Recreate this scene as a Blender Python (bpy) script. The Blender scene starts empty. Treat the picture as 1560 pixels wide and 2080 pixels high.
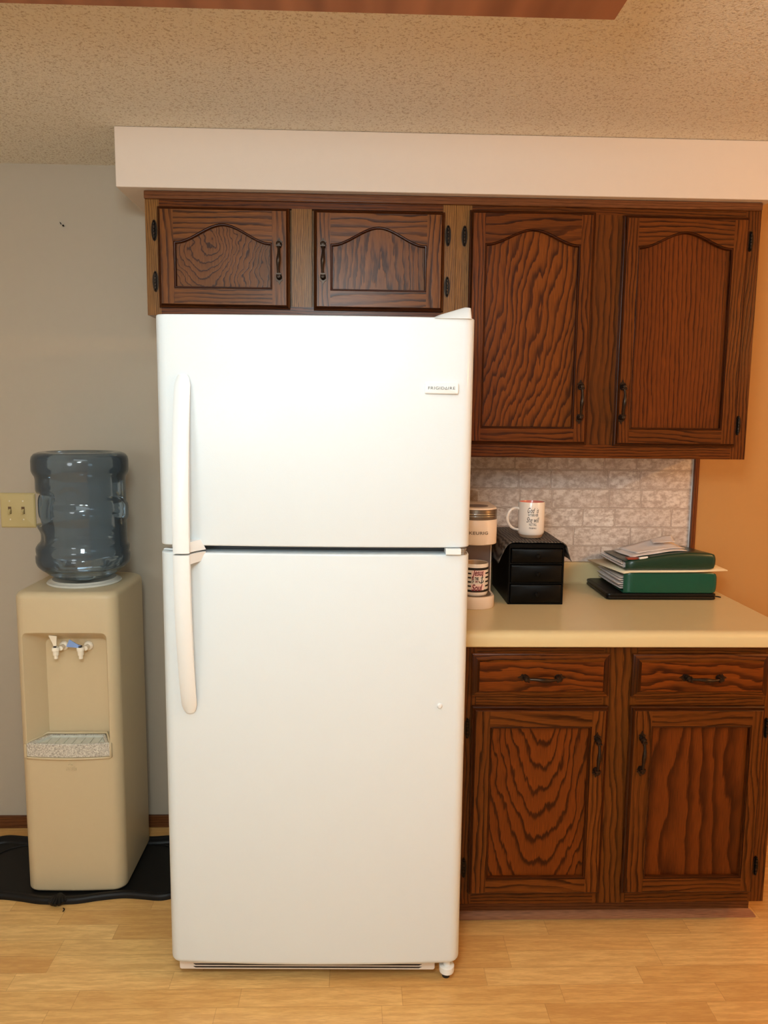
import bpy, bmesh, math, random
from mathutils import Vector, Matrix
random.seed(7)
S = bpy.context.scene
COL = S.collection
PI = math.pi

# ------------------------------------------------------------------ camera, exposure, lights
cam_d = bpy.data.cameras.new('camera'); cam = bpy.data.objects.new('camera', cam_d); COL.objects.link(cam)
cam_d.sensor_fit = 'HORIZONTAL'; cam_d.sensor_width = 36.0; cam_d.lens = 36.03
cam_d.clip_start = 0.05
RT = Vector((0.99947472, -0.03044403, 0.01111068)); UP = Vector((-0.00716218, 0.12686254, 0.99189445)); FW = Vector((0.03160679, 0.991453, -0.12657786))
cam.matrix_world = Matrix(((RT.x, UP.x, -FW.x, 0.019), (RT.y, UP.y, -FW.y, -2.6609), (RT.z, UP.z, -FW.z, 1.5013), (0, 0, 0, 1)))
S.camera = cam
S.view_settings.view_transform = 'Standard'; S.view_settings.look = 'None'
S.view_settings.exposure = 0.08; S.view_settings.gamma = 1.0
S.view_settings.use_curve_mapping = False

W = bpy.data.worlds.new('world'); S.world = W; W.use_nodes = True
W.node_tree.nodes['Background'].inputs[0].default_value = (1.0, 0.93, 0.85, 1)
W.node_tree.nodes['Background'].inputs[1].default_value = 0.05

CEIL = 2.297
FIXTURE_EMIT = 3.0
def light(name, kind, loc, power, color, size=0.1, rot=(0, 0, 0), sy=None, spread=None):
    d = bpy.data.lights.new(name, kind); d.energy = power; d.color = color
    if kind == 'AREA':
        d.size = size
        if sy: d.shape = 'RECTANGLE'; d.size_y = sy
        if spread: d.spread = spread
    else: d.shadow_soft_size = size
    o = bpy.data.objects.new(name, d); COL.objects.link(o); o.location = loc; o.rotation_euler = rot
    return o
# two added fill lamps out of view, and the warm dining lamp in the opening on the right
light('overhead_fill', 'POINT', (-0.12, -2.60, 1.99), 62, (0.80, 0.95, 1.0), 0.20)  # room fill added above the camera, no lamp seen there
light('rear_fill', 'POINT', (-1.1, -3.7, 1.55), 40, (0.88, 0.96, 1.0), 0.35)  # added behind the camera to brighten the ceiling and left wall
light('dining_light', 'POINT', (2.45, -1.78, 1.93), 50, (1.0, 0.48, 0.15), 0.04)

# ------------------------------------------------------------------ node helpers
class NT:
    def __init__(s, name, rough=0.5, metallic=0.0, coat=0.0, spec=0.5):
        s.m = bpy.data.materials.new(name); s.m.use_nodes = True
        s.t = s.m.node_tree; s.b = s.t.nodes['Principled BSDF']
        s.b.inputs['Roughness'].default_value = rough; s.b.inputs['Metallic'].default_value = metallic
        s.b.inputs['Coat Weight'].default_value = coat; s.b.inputs['Specular IOR Level'].default_value = spec
        s.b.inputs['Coat Roughness'].default_value = 0.15
    def n(s, k, **kw):
        x = s.t.nodes.new(k)
        for a, b in kw.items(): setattr(x, a, b)
        return x
    def put(s, sock, v):
        if isinstance(v, (int, float)): sock.default_value = v
        elif isinstance(v, tuple): sock.default_value = v if len(v) == len(sock.default_value) else (*v, 1)
        else: s.t.links.new(v, sock)
    def math(s, op, a, b=0.0, c=None):
        x = s.n('ShaderNodeMath', operation=op); s.put(x.inputs[0], a); s.put(x.inputs[1], b)
        if c is not None: s.put(x.inputs[2], c)
        return x.outputs[0]
    def pos(s):
        x = s.n('ShaderNodeSeparateXYZ'); s.t.links.new(s.n('ShaderNodeNewGeometry').outputs['Position'], x.inputs[0]); return x.outputs
    def vec(s, a, b, c):
        x = s.n('ShaderNodeCombineXYZ'); s.put(x.inputs[0], a); s.put(x.inputs[1], b); s.put(x.inputs[2], c); return x.outputs[0]
    def noise(s, v, scale=1.0, detail=2.0, rough=0.5):
        x = s.n('ShaderNodeTexNoise'); s.put(x.inputs['Vector'], v); x.inputs['Scale'].default_value = scale
        x.inputs['Detail'].default_value = detail; x.inputs['Roughness'].default_value = rough; return x.outputs[0]
    def white(s, v):
        x = s.n('ShaderNodeTexWhiteNoise', noise_dimensions='3D'); s.put(x.inputs['Vector'], v); return x.outputs['Value']
    def ramp(s, f, stops):
        x = s.n('ShaderNodeValToRGB'); s.put(x.inputs[0], f); e = x.color_ramp.elements
        while len(e) < len(stops): e.new(0.5)
        for i, (p, c) in enumerate(stops): e[i].position = p; e[i].color = (*c, 1)
        return x.outputs[0]
    def mix(s, f, a, b, mode='MIX'):
        x = s.n('ShaderNodeMix', data_type='RGBA', blend_type=mode)
        s.put(x.inputs[0], f); s.put(x.inputs[6], a); s.put(x.inputs[7], b); return x.outputs[2]
    def color(s, c): s.put(s.b.inputs['Base Color'], c); return s
    def bump(s, h, strength=0.3, dist=0.001):
        x = s.n('ShaderNodeBump'); x.inputs['Strength'].default_value = strength; x.inputs['Distance'].default_value = dist
        s.put(x.inputs['Height'], h); s.t.links.new(x.outputs[0], s.b.inputs['Normal'])

def lin(r, g, b):
    f = lambda c: c / 12.92 if c <= 0.04045 else ((c + 0.055) / 1.055) ** 2.4
    return (f(r / 255), f(g / 255), f(b / 255))

def plain(name, rgb, rough=0.5, metallic=0.0, coat=0.0, vary=0.06, scale=40.0, bump=0.0, bscale=300.0, spec=0.5):
    t = NT(name, rough, metallic, coat, spec)
    c = lin(*rgb); k = t.noise(t.n('ShaderNodeNewGeometry').outputs['Position'], scale, 3)
    t.color(t.mix(k, tuple(x * (1 - vary) for x in c), tuple(min(1, x * (1 + vary)) for x in c)))
    if bump: t.bump(t.noise(t.n('ShaderNodeNewGeometry').outputs['Position'], bscale, 2), bump, 0.001)
    return t.m

LIGHT = (0.33, 0.112, 0.026); DARK = (0.072, 0.018, 0.005)
def oak(name, axis='v', u0=0.0, v0=0.0, a=0.03, freq=160.0, dist=0.02, jag=0.006, slope=0.0, seed=0.0, light=LIGHT, dark=DARK, wide=0.42, gloss=0.30, warp=(6, 1.6), jw=(90, 10), fade=0.65):
    t = NT(name, gloss, 0, 0.0, 0.2)
    p = t.pos()
    u, v = (p[0], p[2]) if axis == 'v' else (p[2], p[0])
    if axis == 'y': u, v = p[0], p[1]
    n1 = t.math('SUBTRACT', t.noise(t.vec(t.math('MULTIPLY', u, warp[0]), t.math('MULTIPLY', v, warp[1]), seed), 1, 3, 0.55), 0.5)
    n2 = t.math('SUBTRACT', t.noise(t.vec(t.math('MULTIPLY', u, jw[0]), t.math('MULTIPLY', v, jw[1]), seed + 3.3), 1, 2, 0.6), 0.5)
    ue = t.math('ADD', t.math('SUBTRACT', u, u0), t.math('ADD', t.math('MULTIPLY', n1, dist), t.math('MULTIPLY', v, slope)))
    ve = t.math('MULTIPLY', t.math('SUBTRACT', v, v0), a)
    r = t.math('SQRT', t.math('ADD', t.math('MULTIPLY', ue, ue), t.math('MULTIPLY', ve, ve)))
    r = t.math('ADD', r, t.math('MULTIPLY', n2, jag))
    n3 = t.math('SUBTRACT', t.noise(t.vec(t.math('MULTIPLY', u, 420), t.math('MULTIPLY', v, 26), seed + 6.1), 1, 2, 0.7), 0.5)
    r = t.math('ADD', r, t.math('MULTIPLY', n3, 0.28 / freq + 0.001))
    f = t.math('FRACT', t.math('MULTIPLY', r, freq))
    k = t.ramp(f, [(0.0, (0.35, 0.35, 0.35)), (0.05, (0, 0, 0)), (0.14, (0.12, 0.12, 0.12)), (wide, (0.85, 0.85, 0.85)), (0.95, (1, 1, 1)), (1.0, (0.35, 0.35, 0.35))])
    fa = t.ramp(t.noise(t.vec(t.math('MULTIPLY', u, 28), t.math('MULTIPLY', v, 3.5), seed + 7), 1, 2), [(0.42, (0, 0, 0)), (0.66, (1, 1, 1))])
    k = t.math('MAXIMUM', k, t.math('MULTIPLY', fa, fade))
    por = t.noise(t.vec(t.math('MULTIPLY', u, 700), t.math('MULTIPLY', v, 22), seed + 9), 1, 1, 0.5)
    por = t.math('MULTIPLY_ADD', por, 1.1, 0.43)
    big = t.math('MULTIPLY_ADD', t.noise(t.vec(t.math('MULTIPLY', u, 5), t.math('MULTIPLY', v, 1.3), seed + 5), 1, 2), 0.7, 0.64)
    c = t.mix(k, dark, light)
    c = t.mix(1.0, c, t.vec(por, por, por), 'MULTIPLY')
    c = t.mix(1.0, c, t.vec(big, big, big), 'MULTIPLY')
    t.color(c)
    t.bump(k, 0.12, 0.0008)
    return t.m

# ------------------------------------------------------------------ mesh helpers (world coordinates in, one object out)
WORLD = {}
class M:
    def __init__(s): s.v = []; s.f = []; s.mi = []; s.mats = []
    def mat(s, m):
        if m not in s.mats: s.mats.append(m)
        return s.mats.index(m)
    def face(s, idx, m): s.f.append(idx); s.mi.append(s.mat(m))
    def box(s, a, b, m):
        (x0, y0, z0), (x1, y1, z1) = a, b; o = len(s.v)
        s.v += [(x0, y0, z0), (x1, y0, z0), (x1, y1, z0), (x0, y1, z0), (x0, y0, z1), (x1, y0, z1), (x1, y1, z1), (x0, y1, z1)]
        for q in ((0, 3, 2, 1), (4, 5, 6, 7), (0, 1, 5, 4), (1, 2, 6, 5), (2, 3, 7, 6), (3, 0, 4, 7)): s.face([o + i for i in q], m)
        return s
    def loops(s, loops, m, cap0=False, cap1=False, closed=True, mats=None):
        o = len(s.v); n = len(loops[0])
        for l in loops: s.v += [tuple(p) for p in l]
        for i in range(len(loops) - 1):
            for j in range(n if closed else n - 1):
                k = (j + 1) % n
                s.face([o + i * n + j, o + i * n + k, o + (i + 1) * n + k, o + (i + 1) * n + j], mats[j] if mats else m)
        if cap0: s.face([o + j for j in range(n)][::-1], m)
        if cap1: s.face([o + (len(loops) - 1) * n + j for j in range(n)], m)
        return s
    def lathe(s, prof, c, m, axis='z', n=32, cap=True):
        L = []
        for r, h in prof:
            l = []
            for j in range(n):
                t = 2 * PI * j / n; a, b = r * math.cos(t), r * math.sin(t)
                l.append({'z': (c[0] + a, c[1] + b, c[2] + h), 'y': (c[0] + a, c[1] + h, c[2] - b), 'x': (c[0] + h, c[1] + a, c[2] + b)}[axis])
            L.append(l)
        return s.loops(L, m, cap, cap)
    def tube(s, pts, rad, m, n=12, sx=1.0):
        pts = [Vector(p) for p in pts]; L = []
        ref = None
        for i, p in enumerate(pts):
            d = (pts[min(i + 1, len(pts) - 1)] - pts[max(i - 1, 0)]).normalized()
            if ref is None: ref = d.orthogonal().normalized()
            ref = (ref - d * ref.dot(d)).normalized(); b = d.cross(ref)
            r = rad[i] if isinstance(rad, (list, tuple)) else rad
            L.append([p + ref * r * math.cos(2 * PI * j / n) + b * r * sx * math.sin(2 * PI * j / n) for j in range(n)])
        return s.loops(L, m, True, True)
    def prism(s, poly, y0, y1, m):          # polygon in XZ pushed along Y
        return s.loops([[(x, y0, z) for x, z in poly], [(x, y1, z) for x, z in poly]], m, True, True)
    def slab(s, poly, z0, z1, m):           # polygon in XY pushed along Z
        return s.loops([[(x, y, z0) for x, y in poly], [(x, y, z1) for x, y in poly]], m, True, True)
    def build(s, name, parent=None, origin=None, smooth=True, bevel=0.0, seg=2, angle=35, fix=True):
        if origin is None: origin = WORLD[parent] if parent is not None else Vector((0, 0, 0))
        origin = Vector(origin)
        me = bpy.data.meshes.new(name); me.from_pydata([tuple(Vector(v) - origin) for v in s.v], [], s.f)
        for m in s.mats: me.materials.append(m)
        for p, i in zip(me.polygons, s.mi): p.material_index = i
        if fix:
            bm = bmesh.new(); bm.from_mesh(me); bmesh.ops.recalc_face_normals(bm, faces=bm.faces); bm.to_mesh(me); bm.free()
        if smooth:
            for p in me.polygons: p.use_smooth = True
            me.set_sharp_from_angle(angle=math.radians(angle))
        o = bpy.data.objects.new(name, me); COL.objects.link(o)
        link(o, parent, origin)
        if bevel:
            b = o.modifiers.new('bevel', 'BEVEL'); b.width = bevel; b.segments = seg; b.limit_method = 'ANGLE'; b.angle_limit = math.radians(50); b.harden_normals = smooth
        return o
def link(o, parent, origin):
    origin = Vector(origin); WORLD[o] = origin
    if parent is not None: o.parent = parent; o.location = origin - WORLD[parent]
    else: o.location = origin
def thing(name, loc, label, cat, group=None):
    o = bpy.data.objects.new(name, None); COL.objects.link(o); o.empty_display_size = 0.05
    link(o, None, loc); return tag(o, label, cat, group)
def tag(o, label=None, cat=None, group=None, kind=None):
    for k, v in (('label', label), ('category', cat), ('group', group), ('kind', kind)):
        if v: o[k] = v
    return o
def structure(o): o['kind'] = 'structure'; return o
def inst(src, name, parent, origin, rot=None, label=None):
    o = bpy.data.objects.new(name, src.data if hasattr(src, 'data') else src); COL.objects.link(o); link(o, parent, origin)
    if rot: o.rotation_euler = rot
    if label: o['label'] = label
    return o
def lerp(a, b, t): return a + (b - a) * t
def rrect(x0, x1, y0, y1, r, n=6):
    pts = []
    for cx, cy, a0 in ((x1 - r, y1 - r, 0), (x0 + r, y1 - r, 90), (x0 + r, y0 + r, 180), (x1 - r, y0 + r, 270)):
        for i in range(n + 1):
            a = math.radians(a0 + 90 * i / n); pts.append((cx + r * math.cos(a), cy + r * math.sin(a)))
    return pts
def catmull(P, n=6, closed=True):
    out = []; N = len(P)
    for i in range(N if closed else N - 1):
        p = [P[(i + k) % N] if closed else P[min(max(i + k, 0), N - 1)] for k in (-1, 0, 1, 2)]
        for j in range(n):
            t = j / n
            out.append(tuple(0.5 * (2 * p[1][d] + (p[2][d] - p[0][d]) * t + (2 * p[0][d] - 5 * p[1][d] + 4 * p[2][d] - p[3][d]) * t * t + (3 * p[1][d] - p[0][d] - 3 * p[2][d] + p[3][d]) * t ** 3) for d in range(len(P[0]))))
    if not closed: out.append(tuple(P[-1]))
    return out
def text_mesh(body, size, width=None, shear=0.0, bold=0.0, spacing=1.0):
    """letters as a flat mesh centred on the origin in the XZ plane, facing -Y: returns verts, faces"""
    cu = bpy.data.curves.new('lettering', 'FONT'); cu.body = body; cu.size = size; cu.align_x = 'CENTER'; cu.align_y = 'CENTER'
    cu.shear = shear; cu.offset = bold; cu.space_character = spacing; cu.resolution_u = 4
    o = bpy.data.objects.new('lettering', cu); COL.objects.link(o)
    dg = bpy.context.evaluated_depsgraph_get(); me = bpy.data.meshes.new_from_object(o.evaluated_get(dg))
    vs = [(v.co.x, v.co.y) for v in me.vertices]; fs = [list(p.vertices) for p in me.polygons]
    bpy.data.objects.remove(o); bpy.data.curves.remove(cu); bpy.data.meshes.remove(me)
    xs = [v[0] for v in vs]; zs = [v[1] for v in vs]; cx = (min(xs) + max(xs)) / 2; cz = (min(zs) + max(zs)) / 2
    k = width / (max(xs) - min(xs)) if width else 1
    return [((x - cx) * k, z - cz) for x, z in vs], fs
def put_text(mb, body, size, at, m, width=None, shear=0.0, bold=0.0, wrap=None, spacing=1.0):
    """at=(x,y,z). wrap=(cx,cy,r): bend round a vertical cylinder"""
    vs, fs = text_mesh(body, size, width, shear, bold, spacing); o = len(mb.v)
    for x, z in vs:
        if wrap:
            cx, cy, r = wrap; t = (at[0] - cx + x) / r
            mb.v.append((cx + r * math.sin(t), cy - r * math.cos(t), at[2] + z))
        else: mb.v.append((at[0] + x, at[1], at[2] + z))
    for f in fs: mb.face([o + i for i in f], m)
def wrap_poly(mb, poly, m, wrap, sub=8):
    """polygon strip list [(x0,x1,z0,z1)] bent round a cylinder, x measured along the arc"""
    cx, cy, r = wrap
    for x0, x1, z0, z1 in poly:
        A = [lerp(x0, x1, i / sub) / r for i in range(sub + 1)]
        mb.loops([[(cx + r * math.sin(a), cy - r * math.cos(a), z0) for a in A], [(cx + r * math.sin(a), cy - r * math.cos(a), z1) for a in A]], m, closed=False)

# ------------------------------------------------------------------ materials
MT = {}
MT['wall'] = plain('taupe_wall_paint', (180, 168, 150), 0.7, vary=0.02, bump=0.15, bscale=350)
MT['wall_warm_lit'] = plain('warm_lit_wall_paint', (186, 140, 82), 0.6, vary=0.02, bump=0.15, bscale=350)  # same wall beyond the cabinets, warm lamp's orange put into the colour
MT['soffit'] = plain('soffit_paint', (222, 208, 194), 0.6, vary=0.015, bump=0.1, bscale=300)
MT['shell'] = plain('room_paint', (206, 203, 196), 0.8)
t = NT('popcorn_ceiling', 0.95)
P_ = t.n('ShaderNodeNewGeometry').outputs['Position']
n1 = t.noise(P_, 170, 4, 0.65)
vo = t.n('ShaderNodeTexVoronoi'); t.put(vo.inputs['Vector'], P_); vo.inputs['Scale'].default_value = 150
h = t.math('SUBTRACT', n1, t.math('MULTIPLY', vo.outputs['Distance'], 0.35))
t.color(t.mix(t.ramp(n1, [(0.36, (0, 0, 0)), (0.47, (1, 1, 1))]), lin(204, 186, 160), lin(246, 238, 220)))
t.bump(h, 0.9, 0.008); MT['ceiling'] = t.m
# laminate floor: 65 mm strips with staggered joints
t = NT('maple_laminate', 0.33, 0, 0.15)
p = t.pos(); PW = 0.0655; PL = 0.42
row = t.math('FLOOR', t.math('DIVIDE', t.math('ADD', p[1], 0.021), PW))
fy = t.math('FRACT', t.math('DIVIDE', t.math('ADD', p[1], 0.021), PW))
off = t.math('MULTIPLY', t.white(t.vec(row, 3.7, 1.1)), 2.0)
xx = t.math('ADD', t.math('DIVIDE', p[0], PL), off)
colm = t.math('FLOOR', xx); fx = t.math('FRACT', xx)
rnd = t.white(t.vec(row, colm, 0.5))
grain = t.noise(t.vec(t.math('MULTIPLY', p[0], 9), t.math('MULTIPLY', p[1], 85), t.math('MULTIPLY', rnd, 30)), 1, 5, 0.62)
fine = t.noise(t.vec(t.math('MULTIPLY', p[0], 40), t.math('MULTIPLY', p[1], 420), 2.0), 1, 2, 0.5)
base = t.ramp(rnd, [(0.0, lin(216, 166, 98)), (0.35, lin(228, 182, 112)), (0.7, lin(240, 198, 128)), (1.0, lin(224, 174, 104))])
c = t.mix(t.math('MULTIPLY', t.ramp(grain, [(0.42, (1, 1, 1)), (0.6, (0, 0, 0))]), 0.34), base, lin(176, 116, 58))
c = t.mix(t.math('MULTIPLY', t.ramp(fine, [(0.4, (1, 1, 1)), (0.55, (0, 0, 0))]), 0.16), c, lin(160, 104, 52))
seam = t.math('MAXIMUM', t.math('LESS_THAN', fy, 0.022), t.math('LESS_THAN', fx, 0.0035))
c = t.mix(t.math('MULTIPLY', seam, 0.35), c, lin(128, 78, 38))
t.color(c); t.bump(t.math('SUBTRACT', grain, seam), 0.08, 0.0006); MT['floor'] = t.m
# whitewashed brick panel behind the counter
t = NT('whitewashed_brick_panel', 0.5)
p = t.pos(); BH = 0.0670
zz = t.math('DIVIDE', t.math('SUBTRACT', p[2], 0.9800), BH)
row = t.math('FLOOR', zz); fz = t.math('FRACT', zz)
o_ = t.math('MULTIPLY', t.white(t.vec(row, 8.1, 2.2)), 1.0)
xx = t.math('ADD', t.math('DIVIDE', p[0], 0.315), o_)
cell = t.math('FLOOR', xx); f = t.math('FRACT', xx)
second = t.math('GREATER_THAN', f, 0.64)
fa = t.math('DIVIDE', f, 0.64); fb = t.math('DIVIDE', t.math('SUBTRACT', f, 0.64), 0.36)
bx = t.math('ADD', t.math('MULTIPLY', fa, t.math('SUBTRACT', 1.0, second)), t.math('MULTIPLY', fb, second))
bid = t.white(t.vec(row, t.math('ADD', t.math('MULTIPLY', cell, 2), second), 0.7))
width = t.math('MULTIPLY_ADD', second, -0.0882, 0.2016)
dx = t.math('MULTIPLY', t.math('MINIMUM', bx, t.math('SUBTRACT', 1.0, bx)), width)
dz = t.math('MULTIPLY', t.math('MINIMUM', fz, t.math('SUBTRACT', 1.0, fz)), BH)
wob = t.math('MULTIPLY', t.math('SUBTRACT', t.noise(t.vec(p[0], p[2], 0.0), 60, 3), 0.5), 0.004)
d = t.math('ADD', t.math('MINIMUM', dx, dz), wob)
g = t.ramp(t.math('MULTIPLY', d, 100), [(0.16, (0, 0, 0)), (0.34, (1, 1, 1))])
edge = t.ramp(t.math('MULTIPLY', d, 100), [(0.08, (0, 0, 0)), (0.20, (1, 1, 1)), (0.34, (0, 0, 0))])
patch = t.noise(t.vec(t.math('MULTIPLY', p[0], 45), t.math('MULTIPLY', p[2], 60), bid), 1, 5, 0.68)
bc = t.mix(t.ramp(patch, [(0.40, (0, 0, 0)), (0.60, (1, 1, 1))]), lin(186, 170, 160), lin(236, 228, 222))
bc = t.mix(t.math('MULTIPLY', bid, 0.35), bc, lin(186, 168, 156))
c = t.mix(g, lin(206, 192, 182), bc)
c = t.mix(t.math('MULTIPLY', edge, 0.8), c, lin(128, 108, 96))
t.color(c); t.bump(t.math('ADD', g, t.math('MULTIPLY', patch, 0.5)), 0.35, 0.002); MT['brick'] = t.m

WL, WD = (0.1900, 0.0640, 0.0110), (0.0290, 0.0080, 0.0018)  # upper-left oak is browner: the cool light there is put into its colour
ML, MD = (0.1296, 0.0340, 0.0041), (0.0194, 0.0037, 0.0006)
MT['oak_v'] = oak('oak_vertical_grain', 'v', u0=-0.3, a=0.05, freq=95, dist=0.07, jag=0.004, seed=1.0, light=ML, dark=MD)
MT['oak_h'] = oak('oak_horizontal_grain', 'h', u0=0.2, a=0.05, freq=110, dist=0.05, seed=2.0, light=ML, dark=MD)
MT['oak_v2'] = oak('oak_mullion_grain', 'v', u0=0.64, v0=0.9, a=0.03, freq=60, dist=0.11, jag=0.006, seed=4.0, light=(0.1234, 0.0340, 0.0041), dark=(0.0291, 0.0077, 0.0013), warp=(5, 1.8))
MT['oak_vf'] = oak('oak_fine_vertical_grain', 'v', u0=-0.9, a=0.02, freq=170, dist=0.04, seed=6.0, light=(0.235, 0.105, 0.026), dark=(0.090, 0.036, 0.010))
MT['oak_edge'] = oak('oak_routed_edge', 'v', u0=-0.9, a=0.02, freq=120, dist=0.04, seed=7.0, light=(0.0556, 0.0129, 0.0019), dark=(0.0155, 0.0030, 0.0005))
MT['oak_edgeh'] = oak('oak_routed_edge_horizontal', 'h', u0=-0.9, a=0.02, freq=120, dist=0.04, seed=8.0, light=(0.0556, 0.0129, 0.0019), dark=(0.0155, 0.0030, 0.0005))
for i_, (ll, dd, f_, u_, a_, ds) in enumerate(((WL, WD, 105, -0.66, 0.07, 0.06), (WL, WD, 85, 0.35, 0.05, 0.07), (ML, MD, 90, 0.20, 0.06, 0.09), (ML, MD, 120, 0.68, 0.04, 0.05), (ML, MD, 100, 0.10, 0.06, 0.07), (ML, MD, 85, 1.30, 0.06, 0.08))):
    MT['fv%d' % i_] = oak('oak_door_stile', 'v', u0=u_, v0=0.3 + i_ * 0.4, a=a_, freq=f_ * 0.78, dist=ds * 1.35, jag=0.005, seed=40.0 + i_ * 3.1, light=ll, dark=dd)
    MT['fh%d' % i_] = oak('oak_door_rail', 'h', u0=u_ + 0.6, v0=0.2 + i_ * 0.2, a=a_ + 0.03, freq=f_ * 0.6, dist=ds * 1.5, jag=0.007, seed=60.0 + i_ * 2.3, light=ll, dark=dd)
MT['pA'] = oak('oak_panel_swirl', 'v', u0=-0.43, v0=2.0, a=0.55, freq=80, dist=0.14, jag=0.006, seed=11.0, light=(0.170, 0.060, 0.014), dark=(0.032, 0.009, 0.0025), wide=0.22, warp=(8, 7), fade=0.15)
MT['pB'] = oak('oak_panel_flame', 'v', u0=0.07, v0=1.45, a=0.10, freq=62, dist=0.07, jag=0.030, seed=12.0, light=(0.170, 0.058, 0.012), dark=(0.032, 0.009, 0.0025), wide=0.5, jw=(70, 12), fade=0.3)
MT['pC'] = oak('oak_panel_slanted', 'v', u0=1.55, a=0.12, v0=1.7, freq=46, dist=0.13, jag=0.030, slope=-0.24, seed=13.0, light=(0.1666, 0.0438, 0.0045), dark=(0.0291, 0.0060, 0.0011), wide=0.5, jw=(45, 6), warp=(7, 2.6), fade=0.3)
MT['pD'] = oak('oak_panel_straight', 'v', u0=0.1, a=0.03, v0=1.2, freq=80, dist=0.05, jag=0.010, seed=14.0, light=(0.1420, 0.0329, 0.0038), dark=(0.0411, 0.0082, 0.0011), wide=0.35, fade=0.5)
MT['pG'] = oak('oak_panel_cathedral', 'v', u0=0.530, v0=0.74, a=0.27, freq=52, dist=0.085, jag=0.012, seed=17.0, light=(0.1481, 0.0317, 0.0031), dark=(0.0242, 0.0041, 0.0006), wide=0.28, warp=(13, 4), fade=0.15, jw=(60, 9))
MT['pH'] = oak('oak_panel_broad', 'v', u0=-1.2, a=0.06, v0=0.0, freq=21, dist=0.17, jag=0.020, seed=18.0, light=(0.1328, 0.0285, 0.0031), dark=(0.0363, 0.0062, 0.0009), wide=0.6, warp=(8, 2.2), jw=(50, 4), fade=0.2)
MT['dE'] = oak('oak_drawer_front', 'h', u0=0.3, v0=-0.1, a=0.09, freq=48, dist=0.11, jag=0.010, seed=21.0, light=(0.1666, 0.0361, 0.0034), dark=(0.0266, 0.0043, 0.0008), wide=0.55, fade=0.3, warp=(9, 3))
MT['trim_oak'] = oak('stained_trim', 'h', u0=0, a=0.02, freq=120, dist=0.02, seed=31.0, light=(0.16, 0.058, 0.02), dark=(0.08, 0.026, 0.009))
MT['trim_oak_v'] = oak('stained_trim_vertical', 'v', u0=0, a=0.02, freq=120, dist=0.02, seed=32.0, light=(0.19, 0.055, 0.014), dark=(0.08, 0.02, 0.006))
MT['fix_wood'] = oak('fixture_wood', 'h', u0=0, a=0.02, freq=40, dist=0.03, seed=33.0, light=(0.34, 0.145, 0.068), dark=(0.28, 0.108, 0.048), gloss=0.5)
MT['bronze'] = plain('aged_bronze', (52, 40, 31), 0.30, 0.75, vary=0.3, scale=200)
MT['black_hinge'] = plain('dark_hinge_metal', (42, 34, 28), 0.3, 0.8, vary=0.3, scale=300)
MT['laminate'] = plain('cream_laminate', (212, 192, 146), 0.28, vary=0.03, scale=15)
MT['fridge'] = plain('white_enamel', (218, 226, 230), 0.42, coat=0.15, vary=0.006, bump=0.10, bscale=420)
MT['white_plastic'] = plain('white_plastic', (232, 236, 237), 0.3, vary=0.01)
MT['gasket'] = plain('grey_gasket', (92, 96, 100), 0.6)
MT['grille'] = plain('grille_plastic', (226, 216, 206), 0.45)
MT['grille_dark'] = plain('grille_slot', (40, 34, 30), 0.7)
MT['ink'] = plain('black_ink', (22, 20, 20), 0.5)
MT['cooler'] = plain('beige_plastic', (204, 184, 148), 0.42, vary=0.02, bump=0.12, bscale=500)
MT['faucet'] = plain('cream_plastic', (246, 236, 216), 0.3, vary=0.01)
MT['blue'] = plain('blue_plastic', (132, 164, 222), 0.3)
t = NT('speckled_tray', 0.5)
sp = t.noise(t.n('ShaderNodeNewGeometry').outputs['Position'], 260, 4, 0.8)
t.color(t.ramp(sp, [(0.38, lin(138, 128, 116)), (0.5, lin(198, 190, 176)), (0.62, lin(228, 222, 208))])); MT['tray'] = t.m
MT['tray_in'] = plain('tray_grid', (206, 204, 190), 0.5, vary=0.15, scale=90)
MT['collar'] = plain('pale_grey_collar', (206, 202, 190), 0.3)
MT['black_rubber'] = plain('black_rubber', (11, 10, 10), 0.5, spec=0.3, vary=0.25, scale=60)
MT['almond'] = plain('almond_plate', (196, 178, 126), 0.35, vary=0.02)
MT['toggle'] = plain('brown_toggle', (96, 70, 44), 0.3)
MT['screw'] = plain('screw_head', (232, 220, 190), 0.25, 0.3)
MT['black_plastic'] = plain('black_glossy_plastic', (4, 4, 4), 0.4, spec=0.15, vary=0.1)
MT['black_leather'] = plain('black_leatherette', (9, 9, 9), 0.42, spec=0.3, vary=0.2, scale=200, bump=0.2, bscale=600)
MT['green'] = plain('green_vinyl', (6, 78, 60), 0.22, vary=0.05)
MT['green_dark'] = plain('dark_green_vinyl', (10, 52, 38), 0.3, vary=0.1)
MT['paper'] = plain('white_paper', (244, 236, 232), 0.8, vary=0.03)
MT['cream_card'] = plain('cream_card', (236, 222, 190), 0.7, vary=0.03)
MT['red'] = plain('brick_red_plastic', (150, 60, 40), 0.4)
MT['steel'] = plain('ring_steel', (190, 190, 190), 0.2, 1.0)
MT['mug'] = plain('white_glaze', (238, 230, 222), 0.2, coat=0.3, vary=0.02)
MT['pink'] = plain('coral_glaze', (226, 128, 112), 0.2, coat=0.3)
MT['clay'] = plain('bare_clay', (176, 148, 122), 0.7)
MT['maroon'] = plain('maroon_print', (120, 24, 44), 0.4)
MT['pinkprint'] = plain('blush_print', (244, 214, 210), 0.4)
MT['brewer'] = plain('oat_plastic', (232, 214, 196), 0.35, vary=0.01)
MT['brewer_metal'] = plain('brushed_taupe_metal', (108, 94, 80), 0.35, 0.5, vary=0.08)
MT['brewer_dark'] = plain('taupe_panel', (118, 100, 94), 0.3)
MT['coffee'] = plain('tan_interior', (190, 160, 128), 0.3)
MT['lettering'] = plain('brown_grey_lettering', (120, 104, 88), 0.4)
t = NT('ribbed_liner', 0.55)
p = t.pos()
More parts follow.
